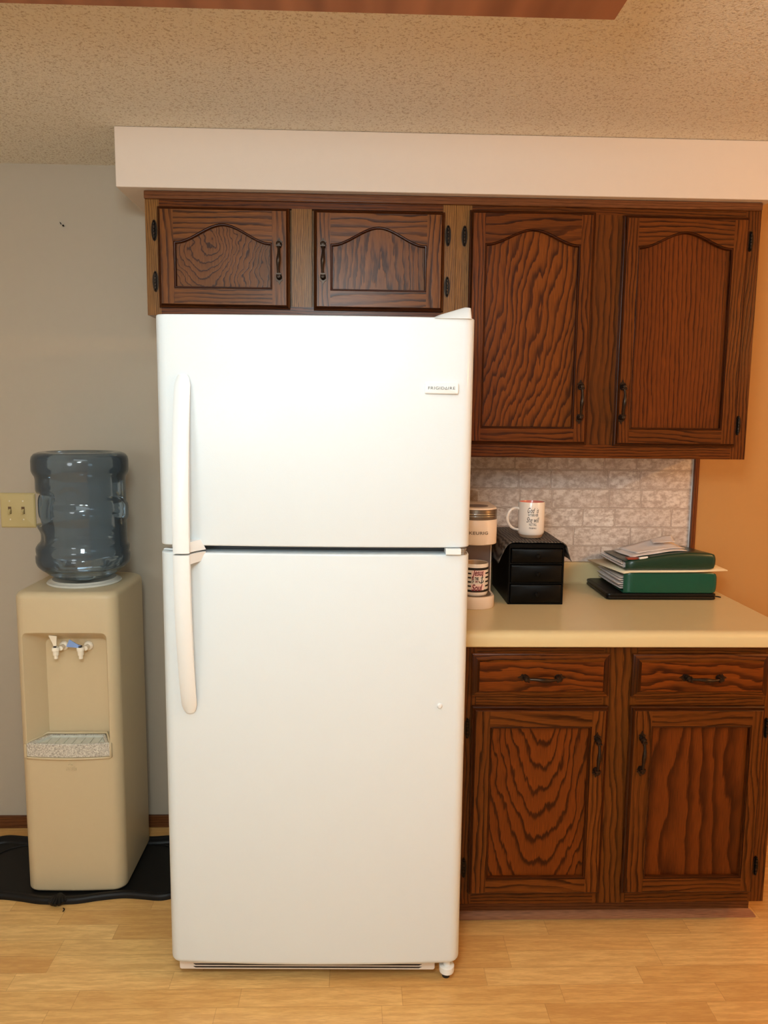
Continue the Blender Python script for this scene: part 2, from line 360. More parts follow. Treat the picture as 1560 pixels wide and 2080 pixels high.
wv = t.math('SINE', t.math('ADD', t.math('MULTIPLY', p[0], 620), t.math('MULTIPLY', t.noise(t.vec(p[0], t.math('MULTIPLY', p[1], 1.0), p[2]), 22, 2), 9)))
k = t.math('MULTIPLY_ADD', wv, 0.5, 0.5)
t.color(t.mix(k, lin(26, 24, 23), lin(104, 97, 90))); t.bump(k, 0.5, 0.002); MT['liner'] = t.m
# tinted polycarbonate
t = NT('tinted_bottle_plastic', 0.1)
tr = t.n('ShaderNodeBsdfTransparent'); tr.inputs[0].default_value = (0.58, 0.66, 0.72, 1)
gl = t.n('ShaderNodeBsdfGlossy'); gl.inputs['Roughness'].default_value = 0.07; gl.inputs[0].default_value = (0.9, 0.93, 0.95, 1)
df = t.n('ShaderNodeBsdfDiffuse'); df.inputs[0].default_value = (*lin(110, 130, 146), 1)
fr = t.n('ShaderNodeFresnel'); fr.inputs[0].default_value = 1.5
a1 = t.n('ShaderNodeMixShader'); a1.inputs[0].default_value = 0.24; t.t.links.new(tr.outputs[0], a1.inputs[1]); t.t.links.new(df.outputs[0], a1.inputs[2])
a2 = t.n('ShaderNodeMixShader'); t.t.links.new(fr.outputs[0], a2.inputs[0]); t.t.links.new(a1.outputs[0], a2.inputs[1]); t.t.links.new(gl.outputs[0], a2.inputs[2])
t.t.links.new(a2.outputs[0], t.t.nodes['Material Output'].inputs[0]); MT['bottle'] = t.m
t = NT('clear_tank', 0.1)
tr = t.n('ShaderNodeBsdfTransparent'); tr.inputs[0].default_value = (0.86, 0.82, 0.78, 1)
gl = t.n('ShaderNodeBsdfGlossy'); gl.inputs['Roughness'].default_value = 0.05
a2 = t.n('ShaderNodeMixShader'); a2.inputs[0].default_value = 0.06; t.t.links.new(tr.outputs[0], a2.inputs[1]); t.t.links.new(gl.outputs[0], a2.inputs[2])
t.t.links.new(a2.outputs[0], t.t.nodes['Material Output'].inputs[0]); MT['tank'] = t.m
t = NT('lit_diffuser', 0.5); t.b.inputs['Emission Color'].default_value = (0.80, 0.95, 1.0, 1); t.b.inputs['Emission Strength'].default_value = FIXTURE_EMIT
t.color((0.9, 0.9, 0.88)); MT['diffuser'] = t.m

# ------------------------------------------------------------------ room shell
XL, XR, YF = -2.7, 3.6, -4.9
X0, XS, X1 = -0.608, 0.2967, 1.203            # cabinet run: left end, seam, right end
structure(M().box((XL, YF, -0.06), (XR, 0.0, 0.0), MT['floor']).build('floor', smooth=False))
structure(M().box((XL, YF, CEIL), (XR, 0.0, CEIL + 0.06), MT['ceiling']).build('ceiling', smooth=False))
structure(M().box((XL, 0.0, -0.06), (X1, 0.08, CEIL + 0.06), MT['wall']).build('wall_back', smooth=False))
structure(M().box((X1, 0.0, -0.06), (XR, 0.08, CEIL + 0.06), MT['wall_warm_lit']).build('wall_back_right', smooth=False))
structure(M().box((XL - 0.08, YF, -0.06), (XL, 0.08, CEIL + 0.06), MT['shell']).build('wall_left', smooth=False))
structure(M().box((XR, YF, -0.06), (XR + 0.08, 0.08, CEIL + 0.06), MT['shell']).build('wall_right', smooth=False))
structure(M().box((XL, YF - 0.08, -0.06), (XR, YF, CEIL + 0.06), MT['shell']).build('wall_front', smooth=False))
structure(M().box((XL, -0.012, 0.001), (X0 + 0.4, -0.0005, 0.047), MT['trim_oak']).build('baseboard_back', bevel=0.003))
structure(M().box((X1 + 0.012, -0.012, 0.001), (XR, -0.0005, 0.06), MT['trim_oak']).build('baseboard_right', bevel=0.003))
ZT = 2.1300; ZSOF = 2.1325
m = M().box((-0.680, -0.358, ZSOF), (1.222, -0.0005, CEIL - 0.0005), MT['soffit'])
structure(m.build('trim_1', bevel=0.003, seg=2))
structure(M().box((1.187, -0.019, 0.9905), (1.2025, -0.0005, 1.3735), MT['trim_oak_v']).build('trim_2', bevel=0.002))

# ------------------------------------------------------------------ doors and pulls
def handle_mesh():
    """bronze pull standing on the door: local origin on the door face, long axis Z, out along -Y"""
    b = M(); br = MT['bronze']
    for s in (-1, 1):
        # pointed leaf plate flat on the door, two side lobes
        pl = [(-0.0035, 0.036), (-0.0075, 0.041), (-0.0095, 0.048), (-0.0065, 0.0500), (-0.0100, 0.0540), (-0.0060, 0.0570), (-0.0035, 0.0585), (0, 0.0665), (0.0035, 0.0585), (0.0060, 0.0570), (0.0100, 0.0540), (0.0065, 0.0500), (0.0095, 0.048), (0.0075, 0.041), (0.0035, 0.036)]
        b.prism([(x, z * s) for x, z in pl], -0.0035, 0.0, br)
        b.lathe([(0.0085, 0.0), (0.0085, -0.003), (0.0060, -0.007), (0.0055, -0.012), (0.0072, -0.015), (0.0076, -0.019), (0.0050, -0.0235), (0.0, -0.0245)], (0, 0, 0.0455 * s), br, 'y', 16)
        b.box((-0.0072, -0.0245, 0.0375 * s if s > 0 else -0.0415), (0.0072, -0.0125, 0.0415 if s > 0 else -0.0375), br)
    pts, rad = [], []
    for i in range(21):
        q = -1 + 2 * i / 20; pts.append((0.0012 * math.sin(q * PI), -0.0185 - 0.0075 * (1 - q * q), q * 0.0405))
        rad.append(0.0036 + 0.0026 * math.exp(-(q / 0.42) ** 2) + 0.0012 * abs(q) ** 6)
    b.tube(pts, rad, br, 12)
    return b
H0 = handle_mesh().build('handle_source', origin=(0, 0, 0)); HANDLE = H0.data; HANDLE.name = 'handle'; bpy.data.objects.remove(H0)
def hinge_mesh():
    b = M(); bl = MT['black_hinge']
    pts = [(0.0085 * math.sin(2 * PI * i / 24) * (1 if True else 1), 0.030 * math.cos(2 * PI * i / 24)) for i in range(24)]
    b.prism(pts, -0.0022, 0.0, bl)
    for k in range(5):
        z = -0.0225 + 0.009 * k
        b.lathe([(0.0, 0.0), (0.0034, 0.0006), (0.0034, 0.0080), (0.0, 0.0086)], (0, -0.0048, z), MT['bronze'] if k % 2 else bl, 'z', 12)
    for s in (-1, 1): b.lathe([(0.0, 0.0), (0.0028, 0.001), (0.0022, 0.004), (0.0, 0.0052)], (0, -0.0048, 0.0225 if s > 0 else -0.0277), bl, 'z', 12)
    return b
H1 = hinge_mesh().build('hinge_source', origin=(0, 0, 0)); HINGE = H1.data; HINGE.name = 'hinge'; bpy.data.objects.remove(H1)

def cabinet_door(cab, x0, x1, z0, z1, ox0, ox1, oz0, oz1, rise, yb, T, panel_mat, hx, hz, hinge_x, hinge_zs, mv='oak_v', mh='oak_h', label=None):
    """frame with routed outer lip and beaded opening (arched when rise>0); panel, pull and hinges are sub-parts"""
    yf = yb - T; b = M(); L = 0.010; V, Hm = MT[mv], MT[mh]; EV, EH = MT['oak_edge'], MT['oak_edgeh']
    def rect(i, y): return [(x0 + i, y, z0 + i), (x1 - i, y, z0 + i), (x1 - i, y, z1 - i), (x0 + i, y, z1 - i)]
    lp = [rect(0, yb), rect(0, yb - T * 0.42), rect(0.0015, yb - T * 0.50), rect(0.0045, yb - T * 0.56), rect(0.0060, yb - T * 0.80), rect(0.0080, yb - T * 0.93), rect(L, yf)]
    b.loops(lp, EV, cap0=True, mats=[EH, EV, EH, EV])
    N = 28
    def arch(x, i=0.0):
        tt = abs((x - (ox0 + ox1) / 2) / ((ox1 - ox0) / 2)) / 0.94
        s = max(0.0, 1 - tt); s = s * s * (3 - 2 * s) if rise else 0
        return oz1 + rise * s ** 0.92
    ax = [lerp(ox0, ox1, i / N) for i in range(N + 1)]
    # flat frame faces
    b.loops([[(x0 + L, yf, z0 + L), (x0 + L, yf, z1 - L)], [(ox0, yf, z0 + L), (ox0, yf, z1 - L)]], V, closed=False)
    b.loops([[(ox1, yf, z0 + L), (ox1, yf, z1 - L)], [(x1 - L, yf, z0 + L), (x1 - L, yf, z1 - L)]], V, closed=False)
    b.loops([[(ox0, yf, z0 + L), (ox1, yf, z0 + L)], [(ox0, yf, oz0), (ox1, yf, oz0)]], Hm, closed=False)
    b.loops([[(x, yf, arch(x)) for x in ax], [(x, yf, z1 - L) for x in ax]], Hm, closed=False)
    # bead round the opening
    pts = [(ox0, oz0), (ox1, oz0)] + [(x, arch(x)) for x in reversed(ax)]
    n = len(pts); cx, cz = (ox0 + ox1) / 2, (oz0 + oz1) / 2
    def inset(d):
        out = []
        for i in range(n):
            p, a, c = pts[i], pts[i - 1], pts[(i + 1) % n]
            def nrm(a, c):
                dx, dz = c[0] - a[0], c[1] - a[1]; l = math.hypot(dx, dz) or 1; return (-dz / l, dx / l)
            n0, n1 = nrm(a, p), nrm(p, c); k = 1 + n0[0] * n1[0] + n0[1] * n1[1]
            out.append((p[0] + d * (n0[0] + n1[0]) / k, p[1] + d * (n0[1] + n1[1]) / k))
        return out
    depth = T * 0.55
    mats = [EH, EV] + [EH] * N + [EV]
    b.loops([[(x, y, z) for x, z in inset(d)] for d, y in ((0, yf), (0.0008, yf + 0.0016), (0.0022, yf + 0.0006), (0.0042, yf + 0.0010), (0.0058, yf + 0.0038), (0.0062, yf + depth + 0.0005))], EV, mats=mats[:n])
    d = b.build('door', cab, ((x0 + x1) / 2, yb, z0), angle=28, fix=True)
    if label: d['label'] = label
    top = oz1 + rise + 0.006
    M().box((ox0 - 0.004, yf + depth, oz0 - 0.004), (ox1 + 0.004, yf + depth + 0.005, min(top, z1 - 0.012)), MT[panel_mat]).build('panel', d, smooth=False)
    inst(HANDLE, 'handle', d, (hx, yf, hz))
    for z in hinge_zs: inst(HINGE, 'hinge', d, (hinge_x, yb - 0.0005, z))
    return d

def face_frame(b, x0, x1, z0, z1, yf, rails, stiles, mv, mh):
    for a, c in rails: b.box((x0 + 0.0, yf, a), (x1, yf + 0.019, c), mh)
    return b

# cabinet above the refrigerator
YU = -0.325
cab = thing('wall_cabinet', (X0, 0, 1.782), 'short dark oak wall cabinet with two arched doors directly above the refrigerator', 'cabinet')
ZB = 1.782
b = M()
b.box((X0, YU + 0.019, ZB), (XS - 0.0008, -0.0008, ZT - 0.0005), MT['oak_vf'])
b.build('body', cab, bevel=0.001)
b = M(); fv, fh = MT['oak_vf'], MT['oak_h']
yy0, yy1 = YU, YU + 0.0188
b.box((X0, yy0, ZB), (X0 + 0.040, yy1, ZT - 0.0005), fv); b.box((-0.185, yy0, ZB + 0.03), (-0.127, yy1, ZT - 0.04), fv); b.box((XS - 0.040, yy0, ZB), (XS - 0.0008, yy1, ZT - 0.0005), fv)
b.box((X0 + 0.040, yy0, ZT - 0.04), (XS - 0.040, yy1, ZT - 0.0005), fh); b.box((X0 + 0.040, yy0, ZB), (XS - 0.040, yy1, ZB + 0.03), fh)
b.build('face_frame', cab, smooth=False)
cabinet_door(cab, -0.571, -0.190, 1.8035, 2.088, -0.524, -0.2405, 1.858, 1.990, 0.051, YU - 0.0003, 0.020, 'pA', -0.2197, 1.938, -0.5825, (2.022, 1.878), 'fv0', 'fh0')
cabinet_door(cab, -0.1205, 0.2615, 1.8025, 2.086, -0.0715, 0.2095, 1.857, 1.990, 0.050, YU - 0.0003, 0.020, 'pB', -0.0925, 1.940, 0.2725, (2.022, 1.876), 'fv1', 'fh1')
# tall wall cabinet
cab = thing('wall_cabinet', (XS, 0, 1.374), 'tall dark oak wall cabinet with two arched doors above the counter', 'cabinet')
ZB = 1.374
M().box((XS, YU + 0.019, ZB), (X1, -0.0008, ZT - 0.0005), MT['oak_vf']).build('body', cab, bevel=0.001)
b = M(); fv, fh = MT['oak_v'], MT['oak_h']
b.box((XS, yy0, ZB), (XS + 0.046, yy1, ZT - 0.0005), MT['oak_vf']); b.box((0.699, yy0, ZB + 0.042), (0.796, yy1, ZT - 0.04), MT['oak_v2']); b.box((X1 - 0.046, yy0, ZB), (X1, yy1, ZT - 0.0005), fv)
b.box((XS + 0.046, yy0, ZT - 0.04), (X1 - 0.046, yy1, ZT - 0.0005), fh); b.box((XS + 0.046, yy0, ZB), (X1 - 0.046, yy1, ZB + 0.042), fh)
b.build('face_frame', cab, smooth=False)
cabinet_door(cab, 0.335, 0.7055, 1.4145, 2.094, 0.380, 0.662, 1.462, 2.000, 0.043, YU - 0.0003, 0.020, 'pC', 0.678, 1.543, 0.321, (2.022, 1.478), 'fv2', 'fh2')
cabinet_door(cab, 0.789, 1.1645, 1.4125, 2.088, 0.832, 1.116, 1.4625, 1.998, 0.045, YU - 0.0003, 0.020, 'pD', 0.8055, 1.544, 1.1745, (2.022, 1.478), 'fv3', 'fh3')
# thin moulding along both cabinets, under the soffit
structure(M().box((X0 - 0.001, YU - 0.008, 2.1085), (X1 - 0.001, YU - 0.0005, ZSOF - 0.001), MT['trim_oak']).build('trim_3', bevel=0.003))

# base cabinet
YB = -0.613
cab = thing('base_cabinet', (XS, 0, 0.0), 'dark oak base cabinet with two drawers over two doors under the cream counter', 'cabinet')
M().box((XS, YB + 0.019, 0.102), (X1, -0.016, 0.8695), MT['oak_v']).build('body', cab, bevel=0.001)
b = M(); y0, y1 = YB, YB + 0.0188
fv, fh = MT['oak_v'], MT['oak_h']
for xa, xb in ((XS, 0.346), (0.700, 0.796), (X1 - 0.046, X1)): b.box((xa, y0, 0.102), (xb, y1, 0.8695), MT['oak_v2'] if xa == 0.700 else fv)
for xa, xb in ((0.346, 0.700), (0.796, X1 - 0.046)):
    for za, zb in ((0.102, 0.142), (0.690, 0.735), (0.842, 0.8695)): b.box((xa, y0, za), (xb, y1, zb), fh)
b.build('face_frame', cab, smooth=False)
b = M().box((XS, -0.528, 0.001), (1.2095, -0.510, 0.1015), MT['trim_oak']); b.build('toe_kick', cab)
for x0, x1, z0, z1, hx in ((0.331, 0.7145, 0.727, 0.850, 0.5227), (0.780, 1.162, 0.7262, 0.8487, 0.9724)):
    b = M(); T = 0.021; yb = YB - 0.0003
    def rc(i, y): return [(x0 + i, y, z0 + i), (x1 - i, y, z0 + i), (x1 - i, y, z1 - i), (x0 + i, y, z1 - i)]
    EV, EH = MT['oak_edge'], MT['oak_h']
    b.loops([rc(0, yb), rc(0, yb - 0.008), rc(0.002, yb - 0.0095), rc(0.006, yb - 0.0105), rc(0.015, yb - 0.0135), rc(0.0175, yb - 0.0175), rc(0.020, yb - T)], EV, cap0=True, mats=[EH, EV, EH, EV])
    b.loops([[(x0 + 0.02, yb - T, z0 + 0.02), (x0 + 0.02, yb - T, z1 - 0.02)], [(x1 - 0.02, yb - T, z0 + 0.02), (x1 - 0.02, yb - T, z1 - 0.02)]], MT['dE'], closed=False)
    d = b.build('drawer', cab, ((x0 + x1) / 2, yb, z0), angle=28)
    inst(HANDLE, 'handle', d, (hx, yb - T, 0.787), rot=(0, PI / 2, 0))
cabinet_door(cab, 0.335, 0.7165, 0.1385, 0.6995, 0.384, 0.669, 0.1895, 0.6445, 0, YB - 0.0003, 0.021, 'pG', 0.6853, 0.5625, 0.3235, (0.632, 0.215), 'fv4', 'fh4')
cabinet_door(cab, 0.780, 1.1615, 0.138, 0.699, 0.8375, 1.1220, 0.188, 0.646, 0, YB - 0.0003, 0.021, 'pH', 0.8116, 0.566, 1.1725, (0.632, 0.215), 'fv5', 'fh5')
# shoe moulding at the toe kick with a mitred outer corner
b = M()
prof = [(-0.5285, 0.0012), (-0.5425, 0.0012), (-0.5415, 0.006), (-0.536, 0.015), (-0.5285, 0.022)]
b.loops([[(XS, y, z) for y, z in prof], [(1.2105 + (-0.5285 - y) * 1.2, y, z) for y, z in prof]], MT['fix_wood'], True, True)
structure(b.build('trim_4'))

# countertop with upstand lip
b = M(); CY = -0.637
prof = [(-0.0195, 0.8710), (CY + 0.006, 0.8710), (CY + 0.001, 0.8740), (CY, 0.880), (CY, 0.897), (CY + 0.0035, 0.9075), (CY + 0.010, 0.9125), (CY + 0.019, 0.9150), (CY + 0.030, 0.9142), (-0.034, 0.9140), (-0.025, 0.9165), (-0.0205, 0.923), (-0.0195, 0.983), (-0.016, 0.9885), (-0.0008, 0.9895), (-0.0008, 0.8710)]
b.loops([[(x, y, z) for y, z in prof] for x in (XS + 0.0005, 1.235)], MT['laminate'], True, True)
o = b.build('countertop', origin=(XS, 0, 0.871), angle=40); tag(o, 'cream laminate countertop with a low back lip over the base cabinet', 'countertop')
# brick panel behind the counter
o = M().box((XS, -0.004, 0.9905), (1.1835, -0.0006, 1.3735), MT['brick']).box((1.1835, -0.0055, 0.9905), (1.1868, -0.0006, 1.3735), MT['white_plastic']).build('backsplash', origin=(XS, 0, 0.9905), smooth=False)
tag(o, 'whitewashed brick-pattern backsplash panel between the counter and tall wall cabinet', 'backsplash')

# ------------------------------------------------------------------ refrigerator
FX0, FX1 = -0.4635, 0.2860; FYF = -0.842
fr = thing('refrigerator', (-0.0890, -0.842, 0.0179), 'large white top-freezer refrigerator standing in front of the cabinets', 'refrigerator')
FW_, PLA = MT['fridge'], MT['white_plastic']
b = M().box((FX0 + 0.012, -0.765, 0.044), (FX1 - 0.012, -0.085, 1.722), FW_); b.build('cabinet_body', fr, bevel=0.008, seg=3)
M().box((FX0 + 0.02, -0.7745, 0.10), (FX1 - 0.02, -0.7655, 1.166), MT['gasket']).box((FX0 + 0.02, -0.7745, 1.182), (FX1 - 0.02, -0.7655, 1.705), MT['gasket']).box((FX0 + 0.03, -0.772, 1.1665), (FX1 - 0.03, -0.7655, 1.1815), MT['gasket']).build('door_gasket', fr, smooth=False)
def fridge_door(name, z0, z1, rb, rt, label):
    """plan profile with rounded sides and a slight bow; vertical loops shrink to round top and bottom"""
    yb = -0.776
    n = 20; front = []
    R = 0.030
    def prof(i):  # i inset
        pts = [(FX0 + i, yb)]
        for k in range(7):
            a = PI / 2 * k / 6; pts.append((FX0 + i + R * (1 - math.cos(a)) * 0.9, FYF + 0.012 + R - R * math.sin(a) - 0.0 + i * math.sin(a)))
        for k in range(1, n):
            x = lerp(FX0 + R * 0.9, FX1 - R * 0.9, k / n); q = (2 * k / n - 1); pts.append((x, FYF + 0.012 - 0.010 * (1 - q * q) + i))
        for k in range(7):
            a = PI / 2 * (6 - k) / 6; pts.append((FX1 - i - R * (1 - math.cos(a)) * 0.9, FYF + 0.012 + R - R * math.sin(a) + i * math.sin(a)))
        pts.append((FX1 - i, yb)); return pts
    loops = []
    for k in range(6):
        a = PI / 2 * k / 5; loops.append([(x, y, z0 + rb * (1 - math.sin(a))) for x, y in prof(rb * (1 - math.cos(a)) * 0 + rb * (1 - math.sin(a)) if False else rb * (1 - math.cos(PI / 2 - a)))][:])
    loops = [[(x, y, z0 + rb * (1 - math.cos(PI / 2 * k / 5))) for x, y in prof(rb * (1 - math.sin(PI / 2 * k / 5)))] for k in range(6)]
    loops += [[(x, y, z1 - rt * (1 - math.cos(PI / 2 * k / 5))) for x, y in prof(rt * (1 - math.sin(PI / 2 * k / 5)))] for k in range(5, -1, -1)]
    b = M().loops(loops, FW_, True, True)
    return b.build(name, fr, angle=50)
fd = fridge_door('freezer_door', 1.1825, 1.7255, 0.004, 0.004, None)
rd = fridge_door('refrigerator_door', 0.0835, 1.1655, 0.016, 0.004, None)
# bowed bar handles, widest stand-off at the gap between the doors
def bar_handle(parent, zfar, zgap, bracket_dir, label):
    b = M(); n = 24; L = []
    for i in range(n + 1):
        q = i / n; z = lerp(zfar, zgap, q)
        so = 0.052 * math.sin(min(1, q * 1.12) * PI / 2) ** 0.8 + 0.002 if q > 0 else 0.002
        th = lerp(0.006, 0.016, min(1, q * 2))
        xc = -0.3955; hw = 0.0185 - (0.004 if q == 0 else 0) + 0.0005 * q
        yf = FYF + 0.006 - so - 0.004; yb = yf + th
        L.append([(xc - hw, yb, z), (xc - hw, yf + 0.004, z), (xc - hw + 0.005, yf + 0.0005, z), (xc, yf - 0.0015, z), (xc + hw - 0.005, yf + 0.0005, z), (xc + hw, yf + 0.004, z), (xc + hw, yb, z)])
    # rounded far end
    s = 1 if zfar > zgap else -1
    first = [((p[0] + 0.3955) * 0.72 - 0.3955, p[1] + 0.0015, p[2] + 0.007 * s) for p in L[0]]
    b.loops([first] + L, PLA, True, True)
    # bracket back to the door at the gap end
    zb = zgap; zi = zgap + 0.024 * s
    b.loops([[(-0.4135, FYF + 0.010, zb), (-0.3500, FYF + 0.010, zb), (-0.3690, FYF - 0.016, zb), (-0.3785, FYF - 0.036, zb), (-0.4135, FYF - 0.036, zb)],
             [(-0.4135, FYF + 0.010, zi), (-0.3620, FYF + 0.010, zi), (-0.3720, FYF - 0.016, zi), (-0.3785, FYF - 0.036, zi), (-0.4135, FYF - 0.036, zi)]], PLA, True, True)
    o = b.build('handle', parent, angle=40)
    return o
bar_handle(fd, 1.580, 1.1735, 1, None)
bar_handle(rd, 0.773, 1.1690, -1, None)
# name badge
b = M().loops([[(x, FYF + 0.0105, z) for x, z in rrect(0.1690, 0.2480, 1.5495, 1.5750, 0.003)], [(x, FYF + 0.0030, z) for x, z in rrect(0.1690, 0.2480, 1.5495, 1.5750, 0.003)], [(x, FYF + 0.0015, z) for x, z in rrect(0.1705, 0.2465, 1.5510, 1.5735, 0.003)]], PLA, True, True)
ty = FYF + 0.0011
put_text(b, 'FRIGID', 0.0095, (0.1960, ty, 1.5625), MT['ink'], width=0.0379, spacing=1.15)
put_text(b, 'IRE', 0.0095, (0.2320, ty, 1.5625), MT['ink'], width=0.0160, spacing=1.15)
ta, tb = [(0.2158, 1.5591), (0.2226, 1.5591), (0.2192, 1.5661)], [(0.2172, 1.5600), (0.2212, 1.5600), (0.2192, 1.5642)]
b.loops([[(x, ty, z) for x, z in ta], [(x, ty, z) for x, z in tb]], MT['ink'])
b.build('badge', fd, label := (0.2085, FYF + 0.002, 1.5622), angle=40)
M().lathe([(0.0062, 0.010), (0.0062, 0.001), (0.0045, -0.0015), (0.0, -0.0022)], (0.2203, FYF + 0.006, 0.786), PLA, 'y', 20).build('plug_button', rd)
# hinge covers
b = M()
b.loops([[(x, y, 1.7225) for x, y in rrect(0.185, 0.277, -0.838, -0.72, 0.012)], [(lerp(0.185, 0.277, (x - 0.185) / 0.092), y, 1.7265 + 0.0225 * min(1, max(0, (x - 0.188) / 0.07))) for x, y in rrect(0.188, 0.276, -0.822, -0.73, 0.012)], [(x, y, 1.7285 + 0.0225 * min(1, max(0, (x - 0.188) / 0.07))) for x, y in rrect(0.196, 0.271, -0.812, -0.74, 0.010)]], PLA, True, True)
b.build('hinge_cover', fr, angle=50)
b = M().box((0.226, -0.842, 1.1668), (0.264, -0.80, 1.1812), PLA)
b.build('middle_hinge', fr, bevel=0.002)
M().lathe([(0.0, 0), (0.009, 0.0002), (0.009, 0.0042), (0.0065, 0.0050), (0.0065, 0.0095), (0.009, 0.0105), (0.009, 0.0145), (0, 0.015)], (0.270, -0.822, 1.1662), MT['steel'], 'z', 20).build('hinge_pin', fr)
b = M().loops([[(x, y, z) for x, y in ((-0.462 + i, -0.80), (-0.41, -0.812 - 0.0), (-0.42, -0.785), (-0.462 + i, -0.785))] for z, i in ((1.1665, 0), (1.1700, 0.004))], PLA, True, True); b.build('door_stop', fr)
# kick grille
b = M(); gx0, gx1 = -0.446, 0.2245
b.loops([[(x, y, z) for x, z in rrect(gx0, gx1, 0.0485, 0.0825, 0.006)] for y in (-0.782, -0.802)], MT['grille'], True, True)
b.build('kick_grille', fr, bevel=0.002)
b = M()
for z in (0.0632, 0.0555): b.loops([[(x, y, zz_) for x, zz_ in ((gx0 + 0.036, z + 0.0020), (gx0 + 0.042, z - 0.0018), (gx1 - 0.042, z - 0.0018), (gx1 - 0.034, z + 0.0020))] for y in (-0.8028, -0.8)], MT['grille_dark'], True, True)
b.build('grille_slots', fr, smooth=False)
b = M().lathe([(0.0, 0), (0.019, 0.001), (0.020, 0.006), (0.020, 0.018), (0.017, 0.020), (0, 0.020)], (0.256, -0.8, 0.0445), PLA, 'z', 24).lathe([(0.009, 0.0), (0.009, 0.02)], (0.256, -0.8, 0.062), PLA, 'z', 16)
b.lathe([(0.010, 0.0), (0.010, 0.026)], (0.256, -0.785, 0.0185), MT['grille_dark'], 'z', 16)
b.build('levelling_foot', fr)
for x, y in ((-0.40, -0.74), (-0.40, -0.14), (0.22, -0.14)):
    M().lathe([(0.0, -0.014), (0.022, -0.014), (0.022, 0.014), (0, 0.014)], (x, y, 0.0405), MT['grille_dark'], 'x', 20).box((x - 0.018, y - 0.01, 0.04), (x + 0.018, y + 0.01, 0.0605), MT['grille_dark']).build('wheel', fr)
fr.location = (-0.0903, -0.820, 0.0)          # nudged back to its true distance, standing on the floor
fr.scale = (1.0121, 1.0121, 1.0121); fr.rotation_euler = (0, 0, math.radians(-1.2))

# ------------------------------------------------------------------ boot tray
TX, TY = -0.897, -0.258
half = [(0.0, -0.193), (0.06, -0.190), (0.12, -0.176), (0.19, -0.165), (0.25, -0.171), (0.31, -0.178), (0.352, -0.160), (0.372, -0.115), (0.366, -0.05)]
Q = half + [(0.374, 0.0)] + [(x, -y) for x, y in half[::-1]] + [(-x, -y) for x, y in half[1:]] + [(-0.374, 0.0)] + [(-x, y) for x, y in half[::-1][:-1]]
OUT = catmull([(TX + x, TY + y) for x, y in Q], 6)
def inset2(P, d):
    n = len(P); out = []
    for i in range(n):
        a, c = P[i - 1], P[(i + 1) % n]; dx, dy = c[0] - a[0], c[1] - a[1]; l = math.hypot(dx, dy) or 1
        out.append((P[i][0] - dy / l * d, P[i][1] + dx / l * d))
    return out
tray = thing('boot_tray', (TX, TY, 0), 'black rubber boot tray with scalloped rim on the floor under the water cooler', 'tray')
b = M(); rings = []
for d, z in ((0, 0.0006), (0.0, 0.010), (0.003, 0.0165), (0.009, 0.019), (0.016, 0.0165), (0.020, 0.0125), (0.026, 0.013), (0.031, 0.009), (0.034, 0.0045)):
    rings.append([(x, y, z) for x, y in inset2(OUT, d)])
b.loops(rings, MT['black_rubber'], True, True); b.build('rim_and_base', tray, angle=50)
# scratches and raised corner scroll of the tray floor
for sx in (-1, 1):
    b = M(); pts = [(TX + sx * (0.20 + 0.10 * math.sin(k / 12 * PI / 2)), TY + 0.13 - 0.07 * (1 - math.cos(k / 12 * PI / 2)), 0.0055) for k in range(13)]
    b.tube(pts, 0.002, MT['black_rubber'], 6); b.build('moulded_line', tray)
def shell(sign):
    b = M(); cy = TY + sign * 0.193
    for k in range(7):
        a = math.radians(-48 + 16 * k); ln = 0.031 + 0.011 * math.cos(a * 1.5)
        p0 = Vector((TX, cy - sign * 0.024, 0.019)); p1 = p0 + Vector((math.sin(a) * ln, sign * math.cos(a) * ln, -0.008))
        b.tube([p0, lerp(p0, p1, 0.5) + Vector((0, 0, 0.005)), p1], [0.003, 0.0052, 0.0062], MT['black_rubber'], 8)
    b.lathe([(0, 0), (0.010, 0.0), (0.009, 0.006), (0, 0.009)], (TX, cy - sign * 0.022, 0.014), MT['black_rubber'], 'z', 14)
    b.build('shell_ornament', tray, angle=60)
shell(-1); shell(1)

# ------------------------------------------------------------------ water cooler
KX0, KX1, KYF, KYB, KZ0, KZ1 = -1.0135, -0.7080, -0.393, -0.072, 0.0062, 0.963
wc = thing('water_cooler', (-0.861, -0.23, KZ0), 'beige floor-standing water cooler on the black boot tray', 'water cooler')
def plan(i, R=0.034, Rb=0.05):
    x0, x1, y0, y1 = KX0 + i, KX1 - i, KYF + i, KYB - i; pts = []
    for cx, cy, a0, r in ((x1 - Rb, y1 - Rb, 0, Rb), (x0 + Rb, y1 - Rb, 90, Rb), (x0 + R, y0 + R, 180, R), (x1 - R, y0 + R, 270, R)):
        for k in range(9):
            a = math.radians(a0 + 90 * k / 8); pts.append((cx + r * math.cos(a), cy + r * math.sin(a) - (0.006 * (1 - ((cx + r * math.cos(a) + 0.861) / 0.15) ** 2) if cy < -0.3 else 0)))
        if a0 == 180:
            for k in range(1, 8):
                x = lerp(x0 + R, x1 - R, k / 8); pts.append((x, y0 - 0.006 * (1 - ((x + 0.861) / 0.15) ** 2)))
    return pts
L = []
for k in range(6):
    a = PI / 2 * k / 5; r = 0.012; L.append([(x, y, KZ0 + r * (1 - math.sin(a))) for x, y in plan(r * (1 - math.cos(a)))][:])
L = [[(x, y, KZ0 + 0.012 * (1 - math.cos(PI / 2 * k / 5))) for x, y in plan(0.012 * (1 - math.sin(PI / 2 * k / 5)))] for k in range(6)]
L += [[(x, y, KZ1 - 0.020 * (1 - math.cos(PI / 2 * k / 6))) for x, y in plan(0.020 * (1 - math.sin(PI / 2 * k / 6)))] for k in range(6, -1, -1)]
body = M().loops(L, MT['cooler'], True, True).build('body', wc, angle=60)
